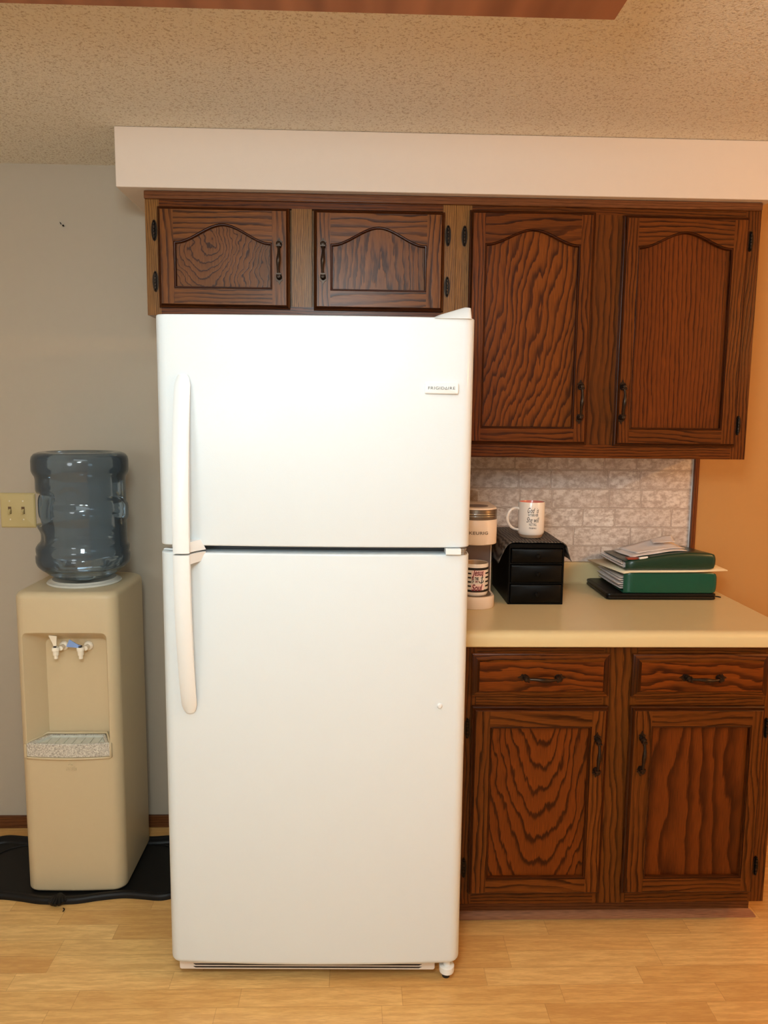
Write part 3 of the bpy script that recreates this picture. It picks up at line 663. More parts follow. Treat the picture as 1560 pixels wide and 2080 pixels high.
# cut the dispensing niche and the tray seat out of the body
def cutter(loops):
    c = M().loops(loops, MT['cooler'], True, True).build('cutter', origin=WORLD[wc]); c.location = (0, 0, 0); return c
def sq(x0, x1, z0, z1, r, y, n=5): return [(x, y, z) for x, z in rrect(x0, x1, z0, z1, r, n)]
AX0, AX1, AZ0, AZ1 = -0.992, -0.7385, 0.452, 0.838
c1 = cutter([sq(AX0 - 0.001, AX1 + 0.001, AZ0, AZ1 + 0.002, 0.016, KYF - 0.03), sq(AX0 - 0.001, AX1 + 0.001, AZ0, AZ1 + 0.002, 0.016, KYF - 0.004), sq(AX0 + 0.004, AX1 - 0.003, AZ0, AZ1 - 0.004, 0.015, KYF + 0.004), sq(AX0 + 0.030, AX1 - 0.014, AZ0, AZ1 - 0.020, 0.018, KYF + 0.040), sq(AX0 + 0.044, AX1 - 0.020, AZ0, AZ1 - 0.036, 0.018, KYF + 0.068)])
md = body.modifiers.new('niche', 'BOOLEAN'); md.operation = 'DIFFERENCE'; md.object = c1; md.solver = 'EXACT'
body.parent = None; body.location = (0, 0, 0)
bpy.context.view_layer.update()
dg = bpy.context.evaluated_depsgraph_get(); me = bpy.data.meshes.new_from_object(body.evaluated_get(dg))
body.modifiers.clear(); body.data = me; bpy.data.objects.remove(c1)
for p_ in me.polygons: p_.use_smooth = True
me.set_sharp_from_angle(angle=math.radians(38))
body.parent = wc; body.location = (0, 0, 0)
bv = body.modifiers.new('bevel', 'BEVEL'); bv.width = 0.006; bv.segments = 3; bv.limit_method = 'ANGLE'; bv.angle_limit = math.radians(50)
# drip tray: bowed front, trapezoid top with a sunken grid
YD = KYF - 0.004; YBK = KYF + 0.066
def front(n=10, z=0.0, off=0.0, x0=-0.9905, x1=-0.7395): return [(lerp(x0, x1, k / n), YD - off - 0.010 * (1 - (2 * k / n - 1) ** 2), z) for k in range(n + 1)]
bk = lambda z, i=0.0: [(AX1 - 0.034 - i, YBK - i, z), (AX0 + 0.046 + i, YBK - i, z)]
b = M()
b.loops([front(10, 0.4535) + bk(0.4535), front(10, 0.4925) + bk(0.4925)], MT['tray'], True, False)
i1 = front(10, 0.4925, -0.010, -0.972, -0.757) + bk(0.4925, 0.008)
b.loops([front(10, 0.4925) + bk(0.4925), front(10, 0.4950, -0.003, -0.985, -0.745) + bk(0.4950, 0.003), i1], MT['tray'])
b.build('drip_tray', wc, angle=40)
i2 = [(x, y, 0.4860) for x, y, z in i1]
g_ = M().loops([i1, i2], MT['tray_in'], False, True)
for k in range(7): g_.box((-0.94 + k * 0.026, YD + 0.012, 0.4860), (-0.936 + k * 0.026, YBK - 0.012, 0.4885), MT['tray_in'])
g_.build('drip_grid', wc, smooth=False)
# raised bead round the tray
M().slab([(AX0 + 0.001, KYF + 0.004), (AX1 - 0.001, KYF + 0.004), (AX1 - 0.020, KYF + 0.066), (AX0 + 0.043, KYF + 0.066)], 0.453, 0.4850, MT['cooler']).build('tray_shelf', wc)
b = M(); zt = 0.500
pts = [(-0.9935, YD + 0.001, 0.4915), (-0.9935, YD - 0.001, 0.4515)] + [(x, y + 0.0025, 0.4475) for x, y, z in front(10, 0, 0.0, -0.990, -0.740)] + [(-0.7365, YD - 0.001, 0.4515), (-0.7365, YD + 0.001, 0.4915), (AX1 - 0.030, YBK - 0.004, zt), (AX0 + 0.040, YBK - 0.004, zt), (-0.9935, YD + 0.001, 0.4925)]
b.tube(pts, 0.0042, MT['cooler'], 8); b.build('tray_surround', wc, angle=60)
# embossed maker's mark
b = M(); put_text(b, 'oasis', 0.023, (-0.8585, KYF - 0.0072, 0.4135), MT['cooler'], width=0.034, shear=0.15, bold=0.0004)
n0 = len(b.v); b.v += [(x, y + 0.0012, z) for x, y, z in b.v[:n0]]
em = M()
base_v, base_f = text_mesh('oasis', 0.023, 0.034, 0.15, 0.0006)
for x, z in base_v: em.v.append((-0.8585 + x, KYF - 0.0076, 0.4135 + z))
for f_ in base_f: em.face(f_, MT['cooler'])
for k in range(5):
    a = math.radians(-60 + 30 * k)
    em.tube([(-0.8585, KYF - 0.0055, 0.4225), (-0.8585 + 0.006 * math.sin(a), KYF - 0.0062, 0.4235 + 0.005 * math.cos(a)), (-0.8585 + 0.010 * math.sin(a), KYF - 0.0058, 0.4235 + 0.0045 * math.cos(a) - 0.001)], 0.0007, MT['cooler'], 5)
eo = em.build('embossed_mark', wc, smooth=False, fix=False)
sd = eo.modifiers.new('solid', 'SOLIDIFY'); sd.thickness = 0.0030; sd.offset = -1
# taps
YT = KYF + 0.067
def tap(x, z, mat, ang, lean, label):
    b = M(); F = MT['faucet']
    b.lathe([(0.0145, 0.0), (0.0145, -0.004), (0.0120, -0.0075), (0.0075, -0.009), (0.0070, -0.030), (0.0, -0.030)], (x + 0.012, YT, z - 0.002), F, 'y', 24)
    cy = YT - 0.036; cx = x
    b.tube([(x + 0.012, YT - 0.018, z - 0.002), (x + 0.006, YT - 0.028, z - 0.003), (cx, cy, z - 0.004)], 0.0072, F, 14)
    b.lathe([(0.0, -0.032), (0.0062, -0.032), (0.0065, -0.022), (0.0088, -0.021), (0.0096, -0.008), (0.0115, -0.0070), (0.0120, 0.0), (0.0105, 0.0035), (0.0, 0.0045)], (cx, cy, z), F, 'z', 24)
    t = b.build('tap', wc, (x, YT, z), angle=40)
    lv = M(); A = Vector((cx, cy, z + 0.004)); d = Vector((math.sin(ang), -0.25, math.cos(ang))).normalized(); s = d.cross(Vector((0, 1, 0))).normalized(); nn = s.cross(d)
    Lp = []
    for q, w_, th in ((0, 0.0045, 0.0040), (0.008, 0.0045, 0.004), (0.012, 0.0058, 0.0022), (0.037, 0.0122, 0.0018), (0.039, 0.0115, 0.0012)):
        p = A + d * q + s * (lean * q); Lp.append([p + s * w_ + nn * th, p - s * w_ + nn * th, p - s * w_ - nn * th, p + s * w_ - nn * th])
    lv.loops(Lp, mat, True, True); l = lv.build('lever', t, bevel=0.0006, angle=30); l['label'] = label
    # dark pivot slot
    M().box((cx - 0.004, cy - 0.0065, z + 0.003), (cx + 0.004, cy + 0.004, z + 0.0085), MT['ink']).build('pivot', t)
tap(-0.9035, 0.7820, MT['faucet'], 0.10, 0.20, 'cream tap lever standing upright')
tap(-0.8285, 0.7820, MT['blue'], -1.15, 0.0, 'blue tap lever tipped to the left')
# bottle collar
BX, BY = -0.853, -0.236
M().lathe([(0.0, 0.0), (0.109, 0.0), (0.112, 0.003), (0.109, 0.0075), (0.100, 0.0095), (0.096, 0.014), (0.088, 0.012), (0.05, 0.004), (0.0, 0.003)], (BX, BY, KZ1 - 0.0005), MT['collar'], 'z', 56).build('bottle_collar', wc, angle=40)

# water bottle: blow-moulded drum with bands, handle dent and handle
wb = thing('water_bottle', (BX, BY, 0.978), 'translucent dark blue-grey water bottle standing upside down on the cooler', 'bottle')
prof = [(0.0, 0.975), (0.030, 0.975), (0.060, 0.977), (0.086, 0.984), (0.106, 0.996), (0.118, 1.006), (0.128, 1.013), (0.137, 1.024), (0.1405, 1.036), (0.1405, 1.052), (0.137, 1.058), (0.139, 1.066), (0.139, 1.078), (0.133, 1.088), (0.1330, 1.150), (0.1325, 1.158), (0.1375, 1.166), (0.1395, 1.176), (0.1395, 1.200), (0.1375, 1.210), (0.1330, 1.218), (0.1325, 1.290), (0.1345, 1.300), (0.1405, 1.310), (0.1430, 1.318), (0.1430, 1.348), (0.1405, 1.360), (0.133, 1.369), (0.120, 1.374), (0.100, 1.374), (0.088, 1.368), (0.030, 1.366), (0.0, 1.366)]
fine_prof = []
for i in range(len(prof) - 1):
    n = max(1, int(abs(prof[i + 1][1] - prof[i][1]) / 0.008)) if prof[i][0] > 0.12 else 1
    for k in range(n): fine_prof.append((lerp(prof[i][0], prof[i + 1][0], k / n), lerp(prof[i][1], prof[i + 1][1], k / n)))
fine_prof.append(prof[-1])
b = M(); L = []; N = 96
def sst(x): x = max(0, min(1, x)); return x * x * (3 - 2 * x)
for r, z in fine_prof:
    l = []
    for j in range(N):
        a = 2 * PI * j / N; rr = r
        da = abs((a - math.radians(196) + PI) % (2 * PI) - PI)
        if r > 0.12:
            m1 = sst((z - 1.150) / 0.014) * sst((1.252 - z) / 0.014)
            m2 = sst((z - 1.090) / 0.010) * sst((1.150 - z) / 0.03)
            rr -= 0.042 * m1 * sst((0.60 - da) / 0.14)
            zc = 1.13 + 0.35 * (-(da) + 0.6) * 0.0
            rr -= 0.011 * m2 * sst((0.80 - da) / 0.35)
            # arched outline moulded in the front
            df = abs((a - math.radians(275) + PI) % (2 * PI) - PI)
            e = math.hypot(df / 0.36, (z - 1.222) / 0.052) if z > 1.222 else df / 0.36
            if 1.215 < z < 1.29: rr -= 0.0028 * sst((1 - e) / 0.15)
        l.append((BX + rr * math.cos(a), BY + rr * math.sin(a), z))
    L.append(l)
b.loops(L, MT['bottle'], True, True); b.build('shell', wb, angle=75)
a = math.radians(196); hp = [(BX + r * math.cos(a), BY + r * math.sin(a), z) for r, z in ((0.094, 1.160), (0.110, 1.166), (0.117, 1.180), (0.118, 1.205), (0.117, 1.228), (0.110, 1.240), (0.094, 1.246))]
M().tube(catmull(hp, 4, False), 0.0095, MT['bottle'], 12).build('moulded_handle', wb, angle=75)
M().lathe([(0.024, 0.0), (0.026, 0.0), (0.026, 0.006), (0.0, 0.006)], (BX, BY, 0.9695), MT['collar'], 'z', 24).build('cap', wb)

# ------------------------------------------------------------------ light switch
sw = thing('light_switch', (-1.155, 0, 1.159), 'almond double light switch plate on the wall left of the water cooler', 'light switch')
b = M().loops([[(x, y, z) for x, z in rrect(-1.2140 + i, -1.0950 - i, 1.0985 + i, 1.2190 - i, 0.004, 4)] for i, y in ((0, -0.0006), (0.0005, -0.003), (0.004, -0.0062), (0.006, -0.0068))], MT['almond'], True, True); b.build('plate', sw, angle=25)
for x in (-1.1808, -1.1358):
    M().box((x - 0.0055, -0.0072, 1.1465), (x + 0.0055, -0.0062, 1.1715), MT['toggle']).build('slot', sw, smooth=False)
    M().loops([[(x - 0.0042, -0.0070, 1.164), (x + 0.0042, -0.0070, 1.164), (x + 0.0042, -0.0070, 1.149), (x - 0.0042, -0.0070, 1.149)], [(x - 0.0036, -0.0190, 1.1535), (x + 0.0036, -0.0190, 1.1535), (x + 0.0036, -0.0165, 1.1455), (x - 0.0036, -0.0165, 1.1455)]], MT['almond'], True, True).build('toggle', sw, bevel=0.001)
    for z in (1.1910, 1.1270): M().lathe([(0.0032, 0.0), (0.0030, -0.0010), (0.0, -0.0016)], (x, -0.0066, z), MT['screw'], 'y', 14).build('screw', sw)
# nail and scratch in the wall
b = M().lathe([(0.0016, 0.0), (0.0016, -0.006), (0.0032, -0.0065), (0.0030, -0.0078), (0.0, -0.0082)], (-0.9610, -0.0005, 2.1030), MT['black_hinge'], 'y', 12); o = b.build('nail', origin=(-0.961, 0, 2.103)); tag(o, 'small dark nail in the bare wall left of the short cabinet', 'nail')
b = M().tube([(-0.9730, -0.0022, 2.1150), (-0.9705, -0.0022, 2.1105), (-0.9690, -0.0022, 2.1070)], [0.0009, 0.0017, 0.0008], MT['black_hinge'], 8); o = b.build('wall_scratch', origin=(-0.971, 0, 2.11)); tag(o, 'thin dark scratch in the wall just up and left of the nail', 'wall anchor')
b = M().tube(catmull([(-0.873, -0.470, 0.0028), (-0.868, -0.474, 0.0030), (-0.8655, -0.481, 0.0028), (-0.8675, -0.487, 0.0026)], 4, False), [0.0008 + 0.0012 * math.sin(PI * k / 12) for k in range(13)], MT['black_rubber'], 8); o = b.build('crumb', origin=(-0.869, -0.479, 0)); tag(o, 'tiny curved black crumb on the floor in front of the boot tray', 'crumb')

# ------------------------------------------------------------------ drawer organiser with ribbed liner
ox0, ox1, oyf, oyb, oz0, oz1 = 0.483, 0.657, -0.328, -0.036, 0.9142, 1.107
do = thing('desktop_drawer_unit', (0.57, -0.18, oz0), 'small black plastic three-drawer unit standing on the counter', 'drawer unit')
BP = MT['black_plastic']
b = M()
b.box((ox0, oyf + 0.004, oz0), (ox0 + 0.006, oyb, oz1 - 0.006), BP).box((ox1 - 0.006, oyf + 0.004, oz0), (ox1, oyb, oz1 - 0.006), BP)
b.box((ox0, oyb - 0.006, oz0), (ox1, oyb, oz1 - 0.002), BP)
for z in (oz0, 0.9795, 1.0415): b.box((ox0 + 0.002, oyf + 0.004, z), (ox1 - 0.002, oyb, z + 0.005), BP)
b.loops([[(x, y, z) for x, z in rrect(ox0, ox1, oz1 - 0.014, oz1, 0.0065, 4)] for y in (oyf + 0.002, oyb)], BP, True, True)
b.build('housing', do, bevel=0.0015)
for z0, z1 in ((0.9205, 0.9780), (0.9860, 1.0400), (1.0480, 1.0915)):
    d = M().loops([[(x, y, z) for x, z in rrect(ox0 + 0.0075 + i, ox1 - 0.0075 - i, z0 + i, z1 - i, 0.003, 3)] for i, y in ((0, oyb - 0.02), (0, oyf + 0.004), (0, oyf), (0.002, oyf - 0.002))], BP, True, True)
    dr = d.build('drawer', do, (0.57, oyf, z0), angle=40)
    M().lathe([(0.0055, 0.0), (0.0045, -0.004), (0.0075, -0.008), (0.0078, -0.011), (0.005, -0.0135), (0, -0.0140)], (0.572, oyf - 0.0015, (z0 + z1) / 2), BP, 'y', 18).build('knob', dr)
# ribbed rubber liner draped over it, both flaps hanging
b = M(); prof = [(0.4455, 1.048), (0.4515, 1.062), (0.4600, 1.082), (0.4680, 1.098), (0.4760, 1.1080), (0.4880, 1.1140), (0.51, 1.1150), (0.57, 1.1150), (0.635, 1.1148), (0.650, 1.1120), (0.6590, 1.1030), (0.6640, 1.088), (0.6700, 1.068), (0.6760, 1.0560)]
P2 = catmull(prof, 4, False); n = 10; grid = []
for k in range(n + 1):
    y = lerp(oyf - 0.012, oyb + 0.01, k / n)
    grid.append([(x + (0.004 * math.sin(k * 1.1) if z < 1.09 else 0), y, z + 0.0006 * math.sin(x * 90 + k)) for x, z in P2])
b.loops(grid, MT['liner'], closed=False); o = b.build('ribbed_liner', origin=(0.57, -0.18, 1.107), angle=70, fix=False)
sd = o.modifiers.new('solid', 'SOLIDIFY'); sd.thickness = 0.0022; sd.offset = -1
tag(o, 'dark grey ribbed rubber mat draped over the black drawer unit', 'mat')

# mug on the liner
def mug(name, cx, cy, z0, r, h, outer, inner, label, hang, foot=None):
    mg = thing(name, (cx, cy, z0), label, 'mug')
    b = M(); zf = 0.010 if foot else 0.0
    b.lathe([(r * 0.92, zf), (r * 0.985, zf + 0.004), (r, zf + 0.010), (r, h - 0.003), (r - 0.0012, h), (r - 0.0032, h - 0.0008)], (cx, cy, z0), outer, 'z', 56, cap=False)
    b.lathe([(r - 0.0032, h - 0.0008), (r - 0.0042, h - 0.004), (r - 0.0045, 0.014), (r - 0.010, 0.008), (0.0, 0.008)], (cx, cy, z0), inner, 'z', 56, cap=False)
    if foot: b.lathe([(0.0, 0.0), (r * 0.80, 0.0), (r * 0.84, 0.002), (r * 0.92, zf)], (cx, cy, z0), foot, 'z', 56, cap=False)
    else: b.lathe([(0.0, 0.0), (r * 0.92, 0.0)], (cx, cy, z0), outer, 'z', 56, cap=False)
    b.build('cup', mg, angle=50)
    d = Vector((math.cos(hang), math.sin(hang), 0)); c = Vector((cx, cy, z0))
    if True:
        k = h / 0.11
        P = [(r - 0.002, 0.088 * k), (r + 0.014, 0.0905 * k), (r + 0.030, 0.080 * k), (r + 0.037, 0.060 * k), (r + 0.031, 0.040 * k), (r + 0.017, 0.027 * k), (r - 0.002, 0.022 * k)]
        b = M().tube([c + d * p[0] + Vector((0, 0, p[1])) for p in catmull(P, 5, False)], 0.0050, outer, 12, 0.75); b.build('handle', mg, angle=70)
    return mg
mx, my, mz, mr = 0.5665, -0.243, 1.1168, 0.0420
mg = mug('coffee_mug', mx, my, mz, mr, 0.1135, MT['mug'], MT['pink'], 'white mug with black script and coral inside, on top of the ribbed mat', math.radians(186), MT['clay'])
wr = (mx, my, mr + 0.0005); b = M(); xo = mx - 0.003
for body_, sz, dz, wd, sh, bd in (('God  is', 0.024, 0.0890, 0.036, 0.35, 0.0002), ('WITHIN HER', 0.0120, 0.0740, 0.033, 0, 0.0004), ('She will', 0.024, 0.0590, 0.041, 0.35, 0.0002), ('NOT FALL', 0.0120, 0.0445, 0.024, 0, 0.0004), ('PSALM 46:5', 0.0068, 0.0330, 0.023, 0, 0.0003)):
    put_text(b, body_, sz, (xo, 0, mz + dz), MT['ink'], width=wd, shear=sh, bold=bd * 0.3, wrap=wr)
b.build('lettering', mg, smooth=False, fix=False)

# ------------------------------------------------------------------ pod coffee maker
kx, ky = 0.3760, -0.345
cm = thing('coffee_maker', (kx, -0.28, 0.9142), 'slim oat-coloured single-cup coffee maker beside the refrigerator on the counter', 'coffee maker')
def kplan(r, yc, yback, hw=None, n=20):
    hw = hw or r; pts = []
    for k in range(n + 1):
        a = PI * k / n; pts.append((kx - hw * math.cos(a), yc - r * 0.82 * math.sin(a)))
    return pts + [(kx + hw, yback), (kx - hw, yback)]
b = M().loops([[(x, y, z) for x, y in kplan(0.0600 - i, ky, -0.14)] for z, i in ((0.9145, 0.002), (0.917, 0), (0.948, 0), (0.952, 0.002))], MT['brewer'], True, True); b.build('base', cm, angle=45)
M().loops([[(x, y, z) for x, y in kplan(0.0500, ky, -0.29)] for z in (0.952, 0.9545)], MT['brewer_metal'], True, True).build('drip_plate', cm)
b = M().box((kx - 0.0545, -0.29, 0.950), (kx + 0.0545, -0.12, 1.1125), MT['brewer_dark']); b.build('column', cm, bevel=0.003)
M().box((kx + 0.0547, -0.2905, 0.950), (kx + 0.0580, -0.12, 1.1125), MT['brewer']).build('side_trim', cm, bevel=0.001); M().box((kx - 0.0580, -0.2905, 0.950), (kx - 0.0547, -0.12, 1.1125), MT['brewer']).build('side_trim', cm, bevel=0.001)
b = M().loops([[(x, y, z) for x, y in kplan(0.0620 - i, ky, -0.12)] for z, i in ((1.1125, 0.003), (1.1150, 0), (1.1875, 0), (1.1885, 0.0008))], MT['brewer'], True, True); b.build('brew_head', cm, angle=45)
b = M().loops([[(x, y, z) for x, y in kplan(0.0622 - i, ky, -0.20)] for z, i in ((1.1890, 0.001), (1.2170, 0.0005), (1.2200, 0.003))], MT['brewer_metal'], True, True); b.build('metal_band', cm, angle=45)
b = M(); P3 = kplan(0.0628, ky, -0.2)[4:17]
b.tube([(x, y, 1.2065) for x, y in P3], 0.0022, MT['steel'], 8); b.tube([(x, y, 1.1995) for x, y in P3], 0.0016, MT['steel'], 8); b.build('lid_handle', cm, angle=60)
b = M().loops([[(x, y, z) for x, y in kplan(0.0600 - i, ky, -0.21)] for z, i in ((1.2195, 0.0), (1.2240, 0.001), (1.2250, 0.004))], MT['brewer'], True, True); b.build('lid', cm, angle=45)
M().lathe([(0.0, 0.0), (0.036, 0.0), (0.036, 0.0015), (0.0, 0.0015)], (kx, ky + 0.01, 1.2248), MT['brewer_dark'], 'z', 32).build('lid_inset', cm)
b = M(); yk = ky - 0.062 * 0.82
vs, fs = text_mesh('KEURIG', 0.0125, 0.057, 0, 0.0003, 1.1)
o0 = len(b.v)
for x, z in vs: b.v.append((kx + x, ky - 0.0512 * math.sqrt(max(0, 1 - (x / 0.062) ** 2)) - 0.0007, 1.1500 + z))
for f_ in fs: b.face([o0 + i for i in f_], MT['lettering'])
b.build('lettering', cm, smooth=False, fix=False)
M().loops([[(x, y, z) for x, y in rrect(kx - 0.046, kx + 0.040, -0.118, -0.045, 0.02)] for z in (0.9160, 1.245)], MT['tank'], True, True).build('water_tank', cm, angle=40)
# mug in the coffee maker
qx, qy, qz, qr = 0.3755, -0.3450, 0.9547, 0.0405
mg = mug('coffee_mug', qx, qy, qz, qr, 0.098, MT['mug'], MT['coffee'], 'white mug with black stripes and maroon script, inside the coffee maker', math.radians(200))
wr = (qx, qy, qr + 0.0004); b = M()
for k, (z0, z1) in enumerate(((0.0795, 0.0870), (0.0665, 0.0715), (0.0535, 0.0585), (0.0405, 0.0455), (0.0275, 0.0325), (0.0115, 0.0190))):
    wide = k in (0, 5)
    wrap_poly(b, [(-0.055, -0.0175 if not wide else 0.055, qz + z0, qz + z1)] + ([] if wide else [(0.0300, 0.055, qz + z0, qz + z1)]), MT['ink'], wr, 14)
b.build('black_stripes', mg, smooth=False, fix=False)
b = M(); w2 = (qx, qy, qr + 0.0008)
wrap_poly(b, [(-0.0165, 0.029, qz + 0.0600, qz + 0.0790), (-0.0175, 0.024, qz + 0.0180, qz + 0.0365)], MT['pinkprint'], w2, 12)
w3 = (qx, qy, qr + 0.0013)
put_text(b, 'Jesus', 0.026, (qx + 0.0035, 0, qz + 0.0700), MT['maroon'], width=0.036, shear=0.3, bold=0.0006, wrap=w3)
put_text(b, 'IS', 0.0115, (qx - 0.0125, 0, qz + 0.0545), MT['maroon'], width=0.006, bold=0.0005, wrap=w3)
put_text(b, 'THE', 0.0115, (qx - 0.0010, 0, qz + 0.0545), MT['ink'], width=0.012, bold=0.0005, wrap=w3)
put_text(b, 'OF', 0.0115, (qx - 0.0125, 0, qz + 0.0450), MT['ink'], width=0.008, bold=0.0002, wrap=w3)
put_text(b, 'MY', 0.0115, (qx + 0.0005, 0, qz + 0.0450), MT['maroon'], width=0.009, bold=0.0001, wrap=w3)
put_text(b, 'Soul', 0.028, (qx + 0.0015, 0, qz + 0.0265), MT['maroon'], width=0.034, shear=0.3, bold=0.0007, wrap=w3)
def arcp(x, z): a = (x - 0.011) / w3[2]; return (qx + w3[2] * math.sin(a), qy - w3[2] * math.cos(a), qz + z)
b.tube([arcp(0.0260, 0.0405), arcp(0.0285, 0.0600)], 0.0009, MT['ink'], 6)
b.tube([arcp(0.0235, 0.0560), arcp(0.0320, 0.0575)], 0.0008, MT['ink'], 6)
b.tube([arcp(0.0175, 0.0465), arcp(0.0200, 0.0425), arcp(0.0260, 0.0400), arcp(0.0310, 0.0430), arcp(0.0335, 0.0480)], 0.0011, MT['ink'], 6)
b.tube([arcp(0.0285, 0.0600), arcp(0.0270, 0.0620), arcp(0.0290, 0.0640), arcp(0.0310, 0.0620), arcp(0.0285, 0.0600)], 0.0006, MT['ink'], 6)
b.build('printed_lettering', mg, smooth=False, fix=False)

# ------------------------------------------------------------------ stack of folders
# zipped portfolio
pf = thing('portfolio', (0.995, -0.145, 0.9142), 'black zipped leatherette portfolio lying at the bottom of the folder stack', 'portfolio')
px0, px1, pyf, pyb = 0.8170, 1.1760, -0.262, -0.028
b = M(); BL = MT['black_leather']
b.loops([[(x, y, z) for x, y in rrect(px0 + i, px1 - i, pyf + i, pyb - i, 0.012, 5)] for z, i in ((0.9145, 0.006), (0.9165, 0.001), (0.9205, 0.0), (0.9235, 0.0025), (0.9265, 0.0025), (0.9300, 0.0), (0.9345, 0.001), (0.9370, 0.006))], BL, True, True)
b.build('cover', pf, angle=50)
M().loops([[(x, y, z) for x, y in rrect(px0 + 0.001, px1 - 0.001, pyf + 0.001, pyb - 0.001, 0.012, 5)] for z in (0.9240, 0.9260)], MT['black_hinge'], True, True).build('zip', pf)
M().tube([(px1 - 0.001, -0.25, 0.925), (px1 + 0.008, -0.254, 0.9245), (px1 + 0.016, -0.258, 0.9235)], [0.002, 0.0028, 0.0022], BL, 8, 0.6).build('zip_pull', pf)
# binders: C-shaped cover lofted along the spine, pages visible at the open left end
def binder(name, label, x0, x1, yf, yb, z0, zt, mat, tilt=0.0, tz=0.0, pages=6, bulge=0.006, rise=0.0, tk=None):
    """spine at the front; z0 bottom, thickness zt at spine, falling to tz at the back"""
    g = thing(name, ((x0 + x1) / 2, (yf + yb) / 2, z0), label, 'binder')
    n = 12; prof = []
    prof.append((yb, z0 + 0.0006)); prof.append((yf + 0.006, z0 + 0.0006))
    for k in range(n + 1):
        a = -PI / 2 + PI * k / n; prof.append((yf + 0.004 - bulge * math.cos(a), z0 + zt / 2 + zt / 2 * math.sin(a)))
    prof.append((yb, z0 + tz))
    b = M(); xs = [x0 + (x1 - 0.014 - x0) * q / 8 for q in range(9)] + [x1 - 0.005, x1]
    L = []
    for q, x in enumerate(xs):
        k = (x - x0) / (x1 - x0); sh = {9: 0.90, 10: 0.62}.get(q, 1.0); g_k = tk(k) if tk else 1.0
        L.append([(x, y + (0.004 if sh < 0.7 else 0), z0 + (((z - z0) - zt / 2) * sh + zt / 2) * g_k + rise * k) for y, z in prof])
    b.loops(L, mat, closed=False)
    o = b.build('cover', g, angle=50, fix=False)
    sd = o.modifiers.new('solid', 'SOLIDIFY'); sd.thickness = 0.0024; sd.offset = 0
    for k in range(pages):
        q = (k + 1) / (pages + 1); zf = z0 + zt * (0.12 + 0.76 * q); zb = z0 + lerp(0.003, tz - 0.002, q)
        jut = 0.004 + 0.018 * random.random()
        M().loops([[(x, yf + 0.006, zf + (rise if x > x0 else 0)) for x in (x0 - jut, x1 - 0.02)], [(x, lerp(yf, yb, 0.5), lerp(zf, zb, 0.5) - 0.0015 + (rise if x > x0 else 0)) for x in (x0 - jut, x1 - 0.02)], [(x, yb + 0.004, zb + (rise if x > x0 else 0)) for x in (x0 - jut, x1 - 0.02)]], MT['paper'], closed=False).build('page_divider', g, smooth=False, fix=False).modifiers.new('solid', 'SOLIDIFY').thickness = 0.0012
    return g
g1 = binder('ring_binder', 'bright green ring binder with glossy spine lying on the black portfolio', 0.8690, 1.1740, -0.262, -0.035, 0.9385, 0.064, MT['green'], tz=0.058, pages=6, bulge=0.002)
# cream folder sheet, bent down at the left
b = M(); P4 = [(0.8150, 1.0015), (0.840, 1.0030), (0.88, 1.0055), (0.98, 1.0062), (1.10, 1.0075), (1.2020, 1.0120)]
fo = []
for y, s in ((-0.270, 1.0), (-0.16, 1.0), (-0.045, 1.0)):
    k = (y + 0.27) / 0.225; fo.append([(x + (0.050 * (1 - k) if x < 0.82 else (0.035 * (1 - k) if x < 0.85 else (0.010 * (1 - k) if x < 0.9 else 0))), y, z + 0.0008) for x, z in P4])
b.loops(fo, MT['cream_card'], closed=False); o = b.build('file_folder', origin=(0.99, -0.15, 1.005), fix=False, angle=60); sd = o.modifiers.new('solid', 'SOLIDIFY'); sd.thickness = 0.0030; sd.offset = 1
tag(o, 'cream card folder sandwiched between the two green binders', 'folder')
g2 = binder('ring_binder', 'dark green ring binder with papers on it, topmost in the folder stack', 0.8720, 1.1640, -0.262, -0.040, 1.0150, 0.026, MT['green_dark'], tz=0.019, pages=4, bulge=0.006, rise=0.002, tk=lambda k: 1 + 1.0 * (math.sin(min(k, 0.75) / 0.75 * PI / 2) ** 1.3) - max(0, k - 0.75) * 0.5)
M().tube([(0.868, -0.235 + 0.010 * math.cos(a), 1.030 + 0.009 * math.sin(a)) for a in [2 * PI * k / 16 for k in range(17)]], 0.0012, MT['steel'], 8).build('ring', g2)
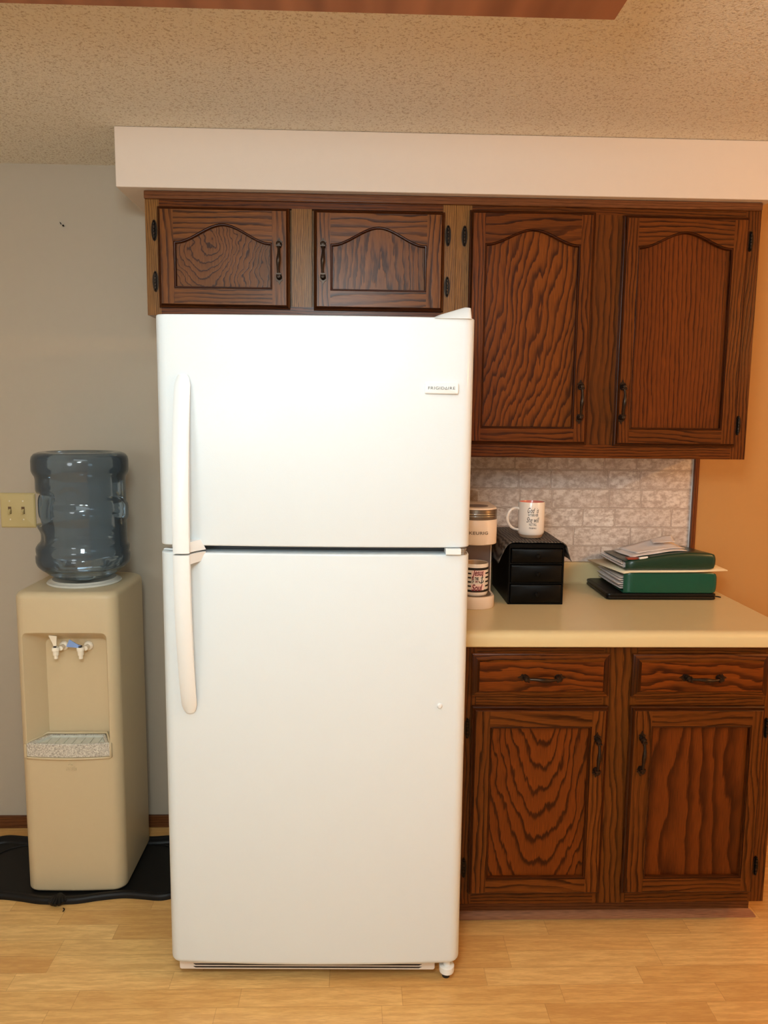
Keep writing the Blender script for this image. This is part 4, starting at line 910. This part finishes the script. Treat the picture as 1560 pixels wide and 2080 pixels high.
# loose papers on top
def cover_top(x, y):
    k = max(0.0, min(1.0, (x - 0.872) / 0.292)); q = (y + 0.262) / 0.222
    return 1.0175 + 0.002 * k + lerp(0.026, 0.019, q) * (1 + math.sin(min(k, 0.75) / 0.75 * PI / 2) ** 1.3 - max(0, k - 0.75) * 0.5)
def sheet(x0, x1, y0, y1, dz, curl, rot, label):
    b = M(); c = Vector(((x0 + x1) / 2, (y0 + y1) / 2)); G = []
    for j in range(9):
        l = []
        for i in range(13):
            x = lerp(x0, x1, i / 12); y = lerp(y0, y1, j / 8); d = Vector((x, y)) - c; d.rotate(Matrix.Rotation(rot, 2)); q = c + d
            l.append((q.x, q.y, cover_top(q.x, q.y) + dz + curl * (i / 12) * (j / 8) ** 2 + 0.0008 * (1 + math.sin(i * 0.9 + j))))
        G.append(l)
    b.loops(G, MT['paper'], closed=False); o = b.build('paper_sheet', origin=(c.x, c.y, cover_top(c.x, c.y)), fix=False, angle=70)
    sd = o.modifiers.new('solid', 'SOLIDIFY'); sd.thickness = 0.0009; sd.offset = 1
    tag(o, label, 'paper', 'loose papers on the dark green binder'); return o
sheet(0.900, 1.085, -0.225, -0.060, 0.0008, 0.010, 0.04, 'large loose paper sheet lying directly on the dark green binder')
sheet(0.925, 1.090, -0.190, -0.050, 0.0050, 0.024, 0.10, 'loose paper turned at an angle in the middle of the paper pile')
sheet(1.015, 1.085, -0.150, -0.060, 0.0230, 0.016, -0.25, 'small folded paper slip at the top right of the paper pile')
b = M().box((0.880, -0.258, 1.0455), (0.922, -0.232, 1.0510), MT['red']); o = b.build('red_case', origin=(0.889, -0.242, 1.05), bevel=0.0015); tag(o, 'small flat brick-red case on the left of the dark green binder', 'case')
pn = thing('marker_pen', (0.925, -0.25, 1.052), 'short white marker with a black tip beside the red case', 'pen')
M().tube([(0.916, -0.264, 1.0520), (0.944, -0.256, 1.0535)], 0.0038, MT['white_plastic'], 12).build('barrel', pn); M().tube([(0.9445, -0.2558, 1.0535), (0.952, -0.2535, 1.0540)], 0.0034, MT['ink'], 12).build('cap', pn)

# ------------------------------------------------------------------ ceiling light with wooden frame
FXA, FXB, FYA, FYB, FZ = -0.86, 0.4685, -1.84, -1.199, 2.2040
lf = thing('ceiling_light', ((FXA + FXB) / 2, (FYA + FYB) / 2, CEIL - 0.0005), 'large ceiling light box with a reddish-brown wooden frame at the top of the picture', 'ceiling light')
b = M(); wd = MT['fix_wood']; w = 0.085
b.box((FXA, FYB - w, FZ), (FXB, FYB, CEIL - 0.0006), wd).box((FXA, FYA, FZ), (FXB, FYA + w, CEIL - 0.0006), wd).box((FXA, FYA + w, FZ), (FXA + w, FYB - w, CEIL - 0.0006), wd).box((FXB - w, FYA + w, FZ), (FXB, FYB - w, CEIL - 0.0006), wd)
b.build('wooden_frame', lf, bevel=0.002)
M().box((FXA + w - 0.003, FYA + w - 0.003, FZ + 0.010), (FXB - w + 0.003, FYB - w + 0.003, FZ + 0.016), MT['diffuser']).build('diffuser', lf, smooth=False)
